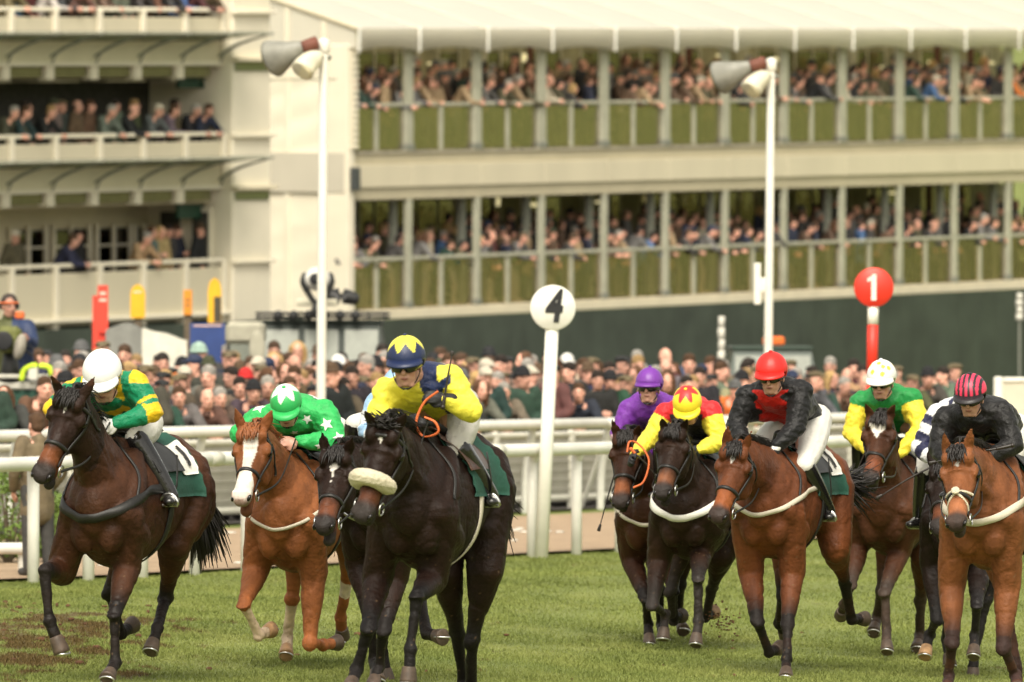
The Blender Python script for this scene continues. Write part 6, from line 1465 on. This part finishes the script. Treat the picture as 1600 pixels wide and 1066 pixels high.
# ------------------------------------------------------------------ feather boards and signs left of centre
M_YEL = mat('yellow_board', (.78, .42, .015), .5, noise=.06); M_ORB = mat('orange_board', (.72, .26, .02), .5, noise=.06); M_REDB = mat('red_board', (.74, .055, .03), .5, noise=.06); M_TIMB = mat('weathered_timber', (.13, .10, .065), .85, noise=.2)
M_BLUE = mat('blue_board', (.025, .055, .20), .6, noise=.1, bump=.1)
def board(px0, px1, py0, py1, Y, m, label, pointed=False, post=None, pyb=600, print_=None):
    a, b = W(px0, py1, Y), W(px1, py0, Y); cx_ = (a[0] + b[0]) / 2; g0 = float(gz(cx_, Y)); E = empty('sign_board', (cx_, Y, g0), label, 'sign')
    w = (b[0] - a[0]) / 2; h = b[2] - a[2]; P = [(-w, 0), (w, 0)]
    if pointed: P += [(w, h * .72), (w * .8, h * .88), (w * .4, h * .96), (0, h), (-w * .4, h * .96), (-w * .8, h * .88), (-w, h * .72)]
    else: P += [(w, h), (-w, h)]
    n_ = len(P); V = [(cx_ + x, Y - .04, a[2] + z) for x, z in P] + [(cx_ + x, Y + .0, a[2] + z) for x, z in P]; F = [tuple(range(n_)), tuple(range(n_, 2 * n_))[::-1]] + [(i, n_ + i, n_ + (i + 1) % n_, (i + 1) % n_) for i in range(n_)]
    sob('panel', Soup().add(V, F), E, m, smooth=False); sob('post', Soup().bbox((cx_ - .06, Y + .005, g0), (cx_ + .06, Y + .09, a[2] + h * .6), .01), E, post or M_TIMB, smooth=False)
    for (x0, x1, z0_, z1_, mm) in (print_ or []): sob('print', Soup().bbox((cx_ + x0 * w, Y - .046, a[2] + z0_ * h), (cx_ + x1 * w, Y - .041, a[2] + z1_ * h), .001), E, mm, smooth=False)
M_FAINT = mat('faint_print', (.80, .55, .45), .6); M_DK = mat('dark_print', (.06, .05, .03), .6)
board(145, 158, 462, 548, 128, M_REDB, 'tall narrow red board, left one of the red pair', post=M_REDB)
board(153, 169, 446, 520, 126, M_REDB, 'shorter red board with pale lettering, right one of the red pair', post=M_REDB, print_=[(-.6, .6, .80, .86, M_FAINT), (-.7, .7, .66, .72, M_FAINT)])
board(204, 227, 444, 497, 130, M_YEL, 'round-topped yellow board on a timber post', pointed=True, print_=[(-.6, .5, .74, .79, M_FAINT)])
board(287, 300, 453, 492, 132, M_ORB, 'small square orange board on a timber post', print_=[(-.5, .5, .55, .62, M_TIMB), (-.5, .5, .35, .42, M_TIMB)])
board(325, 346, 434, 505, 131, M_YEL, 'round-topped yellow board with a dark notice below', pointed=True, print_=[(-.1, .95, .02, .58, M_DK)])
board(297, 352, 505, 580, 124, M_BLUE, 'wide blue board behind the bobble hat', print_=[(-.8, .8, .93, .96, M_FAINT)])
def block(name, label, cat_, px0, px1, py0, py1, Y, d, m, bev=.05):
    a, b = W(px0, py1, Y), W(px1, py0, Y); g0 = float(gz((a[0] + b[0]) / 2, Y)); o = sob(name, Soup().bbox((a[0], Y, a[2]), (b[0], Y + d, b[2]), bev), None, m, smooth=False); return tag(o, label, cat_)
# sagging covers over equipment
M_COVER = mat('grey_tarpaulin', (.16, .16, .14), .7, noise=.15, bump=.5, bscale=8); M_COVERW = mat('pale_tarpaulin', (.50, .48, .40), .7, noise=.12, bump=.5, bscale=8)
for k_, (px0, px1, py0, py1, m, lab) in enumerate(((165, 238, 505, 548, M_COVER, 'dark grey tarpaulin draped over equipment right of the red boards'), (222, 292, 512, 548, M_COVERW, 'pale tarpaulin sloping between yellow and orange boards'))):
    Y = 125.0; S = Soup(); a, b = W(px0, py1, Y), W(px1, py0, Y); w, h = b[0] - a[0], b[2] - a[2]; V = []; F = []; n_ = 16
    for i in range(n_ + 1):
        for j in range(9):
            t, u = i / n_, j / 8; zz = h * ((.45 + .55 * math.sin(math.pi * min(1, .2 + t * .8))) if k_ == 0 else (1 - .55 * t)) * (1 - .15 * (u - .5) ** 2) - .012 * math.sin(t * 9); V.append((a[0] + w * t, Y + u * 1.2, a[2] + zz))
    for i in range(n_):
        for j in range(8): F.append((i * 9 + j, (i + 1) * 9 + j, (i + 1) * 9 + j + 1, i * 9 + j + 1))
    base_ = len(V)
    for i in range(n_ + 1): V.append((a[0] + w * i / n_, Y - .02, -0.0))
    for i in range(n_): F.append((base_ + i, base_ + i + 1, (i + 1) * 9, i * 9))
    tag(sob('tarpaulin', S.add(V, F), None, m), lab, 'tarpaulin')

# ------------------------------------------------------------------ vehicles seen over the crowd
M_DKG = mat('dark_green_paint', (.022, .032, .025), .6, noise=.1); M_GLS = mat('vehicle_glass', (.20, .215, .18), .35, spec=.3); M_TYRE = mat('tyre', (.015, .015, .015), .8); M_BLKM = mat('black_metal', (.02, .02, .02), .5); M_CANV = mat('grey_canvas', (.38, .36, .28), .8, noise=.1, bump=.3)
def vehicle(px0, px1, Y, ztop, label, paint_, rack, beacon):
    a, b = W(px0, 500, Y), W(px1, 500, Y); x0, x1 = a[0], b[0]; g0 = float(gz((x0 + x1) / 2, Y)); Wd = x1 - x0; E = empty('off_road_vehicle', ((x0 + x1) / 2, Y, g0), label, 'vehicle'); D_ = 3.6
    zt = ztop; zs = zt - .62; s = Soup()
    s.bbox((x0, Y, g0 + .35), (x1, Y + D_, zs), .08); sob('body', s, E, paint_, smooth=False)
    # cabin: tapered upper box
    V = []
    for z, i_, y_ in ((zs + .003, .03, .05), (zt, .13, .28)):
        V += [(x0 + i_, Y + y_, z), (x1 - i_, Y + y_, z), (x1 - i_, Y + D_ - y_, z), (x0 + i_, Y + D_ - y_, z)]
    sob('cabin', Soup().add(V, [(0, 3, 2, 1), (4, 5, 6, 7), (0, 1, 5, 4), (1, 2, 6, 5), (2, 3, 7, 6), (3, 0, 4, 7)]), E, paint_, smooth=False)
    sob('roof', Soup().bbox((x0 + .10, Y + .24, zt + .003), (x1 - .10, Y + D_ - .24, zt + .07), .03), E, paint_, smooth=False)
    n_ = 3 if Wd > 1.9 else 2
    for i in range(n_):
        f0, f1 = (i + .08) / n_, (i + .92) / n_; xa, xb = x0 + .1 + (Wd - .2) * f0, x0 + .1 + (Wd - .2) * f1; V = [(xa, Y + .05, zs + .08), (xb, Y + .05, zs + .08), (xb, Y + .23, zt - .08), (xa, Y + .23, zt - .08)]
        V = [(x, y - .02, z) for x, y, z in V] + [(x, y + .03, z) for x, y, z in V]; sob('window', Soup().add(V, [(0, 1, 2, 3), (7, 6, 5, 4), (0, 4, 5, 1), (1, 5, 6, 2), (2, 6, 7, 3), (3, 7, 4, 0)]), E, M_GLS, smooth=False)
    for sx in (x0 + .25, x1 - .25):
        for yy_ in (Y + .5, Y + D_ - .5):
            w_ = sob('wheel', Soup().tube([(sx - .12, yy_, g0 + .36), (sx + .12, yy_, g0 + .36)], .36, n=2, k=20, cap=.1), E, M_TYRE)
    for sx in (x0 + .3, x1 - .3): sob('headlight', Soup().tube([(sx, Y - .03, g0 + .85), (sx, Y + .02, g0 + .85)], .09, n=2, k=12, cap=.2), E, M_BELL)
    sob('bumper', Soup().bbox((x0 - .03, Y - .1, g0 + .42), (x1 + .03, Y - .02, g0 + .56), .02), E, M_BLKM, smooth=False)
    if rack:
        s = Soup()
        for z in (zt + .11, zt + .17):
            for y_ in (Y + .2, Y + 2.6): s.tube([(x0 + .02, y_, z), (x1 - .02, y_, z)], .02, n=2, k=6)
        for i in range(9): x = x0 + .05 + (Wd - .1) * i / 8; s.tube([(x, Y + .2, zt + .08), (x, Y + .2, zt + .18)], .014, n=2, k=6); s.tube([(x, Y + .2, zt + .12), (x, Y + 2.6, zt + .12)], .012, n=2, k=6)
        sob('roof_rack', s, E, M_BLKM)
        for i in range(6): x = x0 + .35 + (Wd - .6) * i / 6; sob('spot_lamp', Soup().tube([(x, Y + .05, zt + .14), (x, Y + .17, zt + .14)], [.075, .06], n=2, k=12, cap=.3), E, M_BLKM)
    if beacon:
        c = (x0 + x1) / 2 + beacon * Wd; sob('orange_beacon', Soup().bbox((c - .17, Y + .6, zt + .075), (c + .17, Y + .85, zt + .22), .04), E, mat('beacon', (.75, .16, .03), .3), smooth=False)
    return E, (x0, x1, zt)
E1, (vx0, vx1, vzt) = vehicle(398, 606, 128.0, W(0, 507, 128.0)[2], 'dark off-road vehicle with laden roof rack behind the left lamp post', M_DKG, True, 0)
E2, _ = vehicle(1134, 1282, 132.0, W(0, 548, 132.0)[2], 'green van roof with orange beacon showing over the crowd at the right', mat('sage_green_paint', (.035, .055, .040), .45, noise=.1), False, .02)
# camera head, mount and coiled gear on the roof rack
a = W(496, 436, 127.6); g0 = vzt + .12
E = empty('remote_camera', (a[0], a[1], g0), 'black and white remote camera on the roof rack of the dark vehicle', 'camera')
S = Soup(); S.ball(a, (.20, .17, .18), k=16); sob('housing', S, E, mat('white_shell', (.72, .70, .64), .35))
for q in (-1, 1): sob('fork_arm', Soup().tube([a + (q * .19, 0, .05), a + (q * .20, 0, -.06), a + (q * .12, 0, -.24), a + (q * .03, 0, -.36)], [.05, .06, .045, .045], n=12, k=12), E, M_BLKM)
sob('lens', Soup().tube([a + (-.02, -.12, 0), a + (-.03, -.24, 0)], [.08, .09], n=2, k=14, cap=.1), E, M_BLK); sob('mount', Soup().tube([(a[0], a[1], g0), a + (0, 0, -.36)], [.12, .07], n=2, k=12, cap=.1), E, M_BLKM)
a0, a1 = W(462, 478, 127.9), W(545, 458, 127.9)
tag(sob('kit_bag', Soup().tube([(a1[0] - .42, 128.2, a0[2] + .12), (a1[0] - .12, 128.2, a0[2] + .15), (a1[0] + .10, 128.2, a0[2] + .10)], [.10, .12, .09], n=8, k=12, cap=.6), None, M_BLKM), 'black kit bag lying on the roof rack', 'bag')
tag(sob('equipment_case', Soup().bbox((a0[0], 128.0, a0[2]), (a0[0] + .34, 128.5, a0[2] + .10), .02).bbox((a0[0] + .36, 128.0, a0[2]), (a0[0] + .62, 128.4, a0[2] + .10), .02), None, M_BELL, smooth=False), 'pale equipment cases on the roof rack beside the camera', 'case')
# open-backed canvas vehicle left of it
Ya = 122.0; a, b = W(352, 568, Ya), W(412, 503, Ya); E = empty('canvas_cart', ((a[0] + b[0]) / 2, Ya, float(gz(a[0], Ya))), 'small vehicle with grey canvas top beside the dark vehicle', 'vehicle')
sob('canvas_top', Soup().bbox((a[0], Ya, b[2] - .32), (b[0], Ya + 1.4, b[2]), .06), E, M_CANV, smooth=False); sob('windscreen', Soup().bbox((a[0] + .06, Ya + .01, b[2] - .62), (b[0] - .1, Ya + .05, b[2] - .325), .01), E, M_GLS, smooth=False)
for x in (a[0] + .02, b[0] - .06): sob('roof_pillar', Soup().bbox((x, Ya, .9), (x + .04, Ya + .04, b[2] - .323), .005), E, M_BLKM, smooth=False)
sob('body', Soup().bbox((a[0] - .1, Ya - .3, .5), (b[0] + .1, Ya + 2.0, b[2] - .63), .1), E, M_DKG, smooth=False)
for x in (a[0] + .05, b[0] - .05):
    for y_ in (Ya, Ya + 1.6): sob('wheel', Soup().tube([(x - .07, y_, .45), (x + .07, y_, .45)], .28, n=2, k=16, cap=.1), E, M_TYRE)
sob('spare_disc', Soup().tube([W(402, 545, Ya - .4), W(402, 545, Ya - .5)], [.12, .11], [.26, .25], lat=(1, 0, 0), n=2, k=18, cap=.1), E, M_CANV)

# ------------------------------------------------------------------ camera platform, cameraman and things at the left edge
pl = rail_pt(36, 13.4); Yp = pl[1]; a, b = W(-60, 700, Yp), W(78, 596, Yp); zt = b[2]
E = empty('camera_platform', ((a[0] + b[0]) / 2, Yp, float(gz(pl[0], Yp))), 'raised camera platform skirted in green cloth at the left edge', 'platform')
sob('deck', Soup().bbox((a[0], Yp, zt - .10), (b[0], Yp + 1.8, zt), .02), E, M_DULLP, smooth=False)
V = []; F = []; n_ = 40
for i in range(n_ + 1):
    t = i / n_; x = a[0] + .02 + (b[0] - a[0] - .04) * t; y = Yp + .05 + .025 * math.sin(i * 1.3)
    for z in (float(gz(pl[0], Yp)) + .05, zt - .105): V.append((x, y, z))
for i in range(n_): F.append((i * 2, i * 2 + 2, i * 2 + 3, i * 2 + 1))
sob('skirt', Soup().add(V, F), E, mat('green_skirt', (.03, .085, .06), .8, noise=.12, bump=.3, bscale=4))
for x in (a[0] + .1, b[0] - .1): sob('leg', Soup().tube([(x, Yp + .3, float(gz(pl[0], Yp))), (x, Yp + .3, zt - .1)], .04, n=2, k=8), E, M_POSTD)
sob('edge_rail', Soup().tube([(a[0], Yp - .02, zt + .06), (b[0], Yp - .02, zt + .06)], .03, n=2, k=8), E, M_DULLP)
# cameraman: hooded olive waterproof, navy jacket, headphones; body in one surface
u = Yp / FPX; hcm = W(14, 478, Yp + .5); S = Soup(); g, la, fd, hu = head_soup(S, hcm, v3(.6, -1, -.1), v3(0, 0, 1), 1.1); chm = hcm + v3(.02, .12, -.30); hpm = chm + v3(.05, .15, -.42)
E = empty('camera_operator', (hpm[0], hpm[1], zt), 'person in olive and navy waterproofs with orange headband working a television camera', 'person')
S.tube([chm, hcm + v3(0, .02, -.09)], [.07, .06]); S.tube([hpm, chm], [.16, .17], [.12, .12])
hnd = [chm + v3(-.20, -.42, -.05), chm + v3(.22, -.40, -.10)]
for q, hh in zip((-1, 1), hnd): sh = chm + v3(q * .2, 0, .03); el = (sh + hh) / 2 + v3(q * .05, .05, -.12); S.tube([sh, el, hh], [.06, .045, .03], n=9); hand_soup(S, hh, nrm(hh - el), v3(-q, 0, 0), True, 1.0, 1.2)
for q in (-1, 1): S.tube([hpm + v3(q * .1, 0, 0), (hpm[0] + q * .12, hpm[1], zt + .05)], [.09, .05])
me = remesh(S, 'body', .012, 2, E['_o']); P = coords(me) + np.array(E['_o']); rgb = fill(len(P), (.46, .24, .17)); face_paint(P, rgb, g, la, fd, hu, 1.1); paint(me, rgb); ob('body', me, E, M_FACE)
S = Soup(); S.tube([hpm + v3(0, 0, -.1), hpm, chm, chm * .5 + hcm * .5], [.24, .23, .26, .10], [.18, .18, .18, .10], lat=(1, 0, 0), n=14, k=14)
for q, hh in zip((-1, 1), hnd): sh = chm + v3(q * .2, 0, .03); el = (sh + hh) / 2 + v3(q * .05, .05, -.12); S.tube([sh, el, el * .2 + hh * .8], [.11, .09, .06], n=9)
me = remesh(S, 'jacket', .016, 3, E['_o']); P = coords(me) + np.array(E['_o']); rgb = np.where(((P[:, 0] - chm[0]) > .02)[:, None], (.018, .035, .10), (.10, .11, .035)); paint(me, rgb); ob('jacket', me, E, mat('waterproof', attr='Col', rough=.6, noise=.2, bump=.6, bscale=14))
S = Soup(); S.ball(hcm + v3(0, .04, .04), (.11, .12, .12)); hm_ = remesh(S, 'cap', .014, 2, E['_o']); ob('cap', hm_, E, mat('dark_brown_cap', (.045, .032, .026), .8))
for q in (-1, 1): S = Soup(); S.ball(hcm + v3(q * .1, .02, 0), (.03, .045, .05)); sob('ear_defender', S, E, M_BLKM)
S = Soup(); S.tube([hcm + v3(math.sin(t) * .105, -math.cos(t) * .115 + .03, .035) for t in np.linspace(0, 6.28, 20)], .012, .025, lat=(0, 0, 1), n=20, cap=0); sob('headband', S, E, M_ORANGE)
for q in (-1, 1): ob('leg_cover', remesh(Soup().tube([hpm + v3(q * .1, 0, 0), (hpm[0] + q * .12, hpm[1], zt + .06)], [.12, .08]), 'trouser_leg', .02, 2, E['_o']), E, M_COVER)
# broadcast camera wrapped in an olive rain cover, microphone windshield
c = W(16, 530, Yp + .1); E = empty('television_camera', (c[0], c[1], zt), 'television camera in an olive rain cover on the platform', 'camera')
sob('rain_cover', Soup().bbox(c - v3(.16, .2, .17), c + v3(.14, .25, .16), .06), E, mat('olive_rain_cover', (.13, .14, .035), .6, noise=.3, bump=.8, bscale=12), smooth=False)
sob('lens_hood', Soup().tube([c + v3(-.05, -.2, -.02), c + v3(-.06, -.42, -.02)], [.10, .12], n=2, k=14, cap=.05), E, M_BLK)
sob('pedestal', Soup().tube([(c[0], c[1], zt), c - v3(0, 0, .17)], [.14, .08], n=2, k=12, cap=.1), E, M_BLKM)
for q in (-1, 1): sob('pan_bar', Soup().tube([c + v3(q * .12, .1, -.1), c + v3(q * .25, .4, -.2)], .014, n=2, k=6), E, M_BLKM)
sob('windshield', Soup().ball(W(31, 542, Yp - .2), (.075, .10, .165), (nrm(v3(1, 0, -.25)), v3(0, 1, 0), nrm(v3(.25, 0, 1))), k=16), E, mat('grey_foam', (.34, .31, .26), .95, noise=.1, bump=.5, bscale=80))
tag(sob('beacon_lamp', Soup().bbox(W(23, 499, Yp - .05), W(39, 487, Yp + .1), .02), None, M_ORANGE, smooth=False), 'orange lamp on the television camera platform', 'lamp')
S = Soup(); S.tube([W(x, y, Yp - .1) for x, y in ((34, 592), (38, 578), (54, 571), (76, 574), (80, 584))], .035, n=16, k=8); tag(sob('safety_vest', S, None, mat('hi_vis_yellow', (.55, .75, .03), .6, noise=.1)), 'bright yellow safety vest folded over the platform rail', 'vest')
tag(sob('platform_box', Soup().bbox(W(44, 594, Yp - .12), W(60, 574, Yp + .1), .01), None, M_DULLP, smooth=False), 'small white box standing on the platform edge', 'box')
# steward in an olive coat just behind the running rail
ps = rail_pt(58, .7); o = spectator((ps[0], ps[1], float(gz(ps[0], ps[1])) + .035), -2.6, 'stand', 'brown hair', 'tweed', 'Steward in long olive-brown coat standing with back turned behind the running rail', None, .87)
o.name = 'steward'; o['category'] = 'person'
# bay bushes and a low white rail behind it
M_LEAF = mat('bush_leaf', (.12, .19, .03), .6, noise=.35, nscale=9)
for px, m_, h_, w_, lab in ((14, 3.2, .95, .55, 'dense yellow-green shrub at the left edge beyond the rail'), (84, 3.6, .62, .30, 'narrow yellow-green shrub behind the first rail post')):
    p = rail_pt(px, m_); g0 = float(gz(p[0], p[1])); E = empty('shrub', (p[0], p[1], g0), lab, 'shrub'); V = []; F = []; rs = np.random.RandomState(px)
    for i in range(2600):
        d = rs.normal(size=3); d /= np.linalg.norm(d); rr = rs.uniform(.55, 1.0) ** .5; c = np.array([p[0] + d[0] * w_ * rr, p[1] + d[1] * w_ * rr, g0 + .05 + h_ * .5 + d[2] * h_ * .5 * rr]) + np.array([0, 0, .04 * math.sin(9 * d[0] + 5 * d[2])])
        a_ = nrm(rs.normal(size=3) + d); b_ = nrm(np.cross(a_, rs.normal(size=3))); q = len(V); L_ = rs.uniform(.03, .065); V += [c - b_ * L_ * .3, c + a_ * L_, c + b_ * L_ * .3, c - a_ * L_ * .4]; F.append((q, q + 1, q + 2, q + 3))
    sob('foliage', Soup().add(V, F), E, M_LEAF, smooth=False); s = Soup()
    for i in range(7): e = rs.normal(size=2) * w_ * .5; s.tube([(p[0], p[1], g0), (p[0] + e[0] * .5, p[1] + e[1] * .5, g0 + h_ * .5), (p[0] + e[0], p[1] + e[1], g0 + h_ * .85)], [.02, .014, .006], n=6, k=6)
    sob('stem', s, E, M_TIMB)
p = rail_pt(14, 1.6); g0 = float(gz(p[0], p[1])); a, b = W(-30, 857, p[1]), W(36, 857, p[1]); E = empty('low_barrier', (p[0], p[1], g0), 'low white tubular barrier at the left edge beyond the first rail post', 'barrier')
sob('bar', Soup().tube([a, b], .055, n=2, k=12), E, M_RAILP)
for x in (a[0] + .1, b[0] - .02): sob('foot', Soup().tube([(x, p[1] + .05, g0), (x, p[1] + .05, a[2] - .04)], .03, n=2, k=8), E, M_RAILP)
# pale framed board at the right edge
p = rail_pt(1575, 9.0); Y = p[1]; a, b = W(1553, 770, Y), W(1700, 592, Y); E = empty('pale_board', (b[0], Y, 0), 'large pale framed board at the right edge before the crowd', 'board')
sob('panel', Soup().bbox((a[0] + .1, Y + .03, a[2]), (b[0], Y + .07, b[2] - .03), .01), E, mat('board_face', (.58, .54, .43), .7, noise=.06), smooth=False)
sob('frame_post', Soup().bbox((a[0], Y, 0), (a[0] + .13, Y + .1, b[2] + .03), .02), E, M_WPOST, smooth=False); sob('frame_top', Soup().bbox((a[0] + .133, Y, b[2] - .05), (b[0], Y + .1, b[2] + .02), .015), E, M_WPOST, smooth=False)
for q in (1.2, 2.3): sob('frame_post', Soup().bbox((a[0] + q, Y + .08, 0), (a[0] + q + .1, Y + .16, b[2]), .02), E, M_DULLP, smooth=False)

# clods thrown up by the trailing horses
S = Soup(); rs = np.random.RandomState(5)
for i in range(70):
    c = W(rs.normal(1128, 15), rs.normal(972, 16), 66.5 + rs.normal() * .3); S.ball(c, (rs.uniform(.004, .014), rs.uniform(.004, .013), rs.uniform(.004, .010)), k=6)
tag(sob('flying_soil', S, None, MATS['soil']), 'spray of brown soil thrown up between the yellow-capped and red-capped riders', 'soil', kind='stuff')
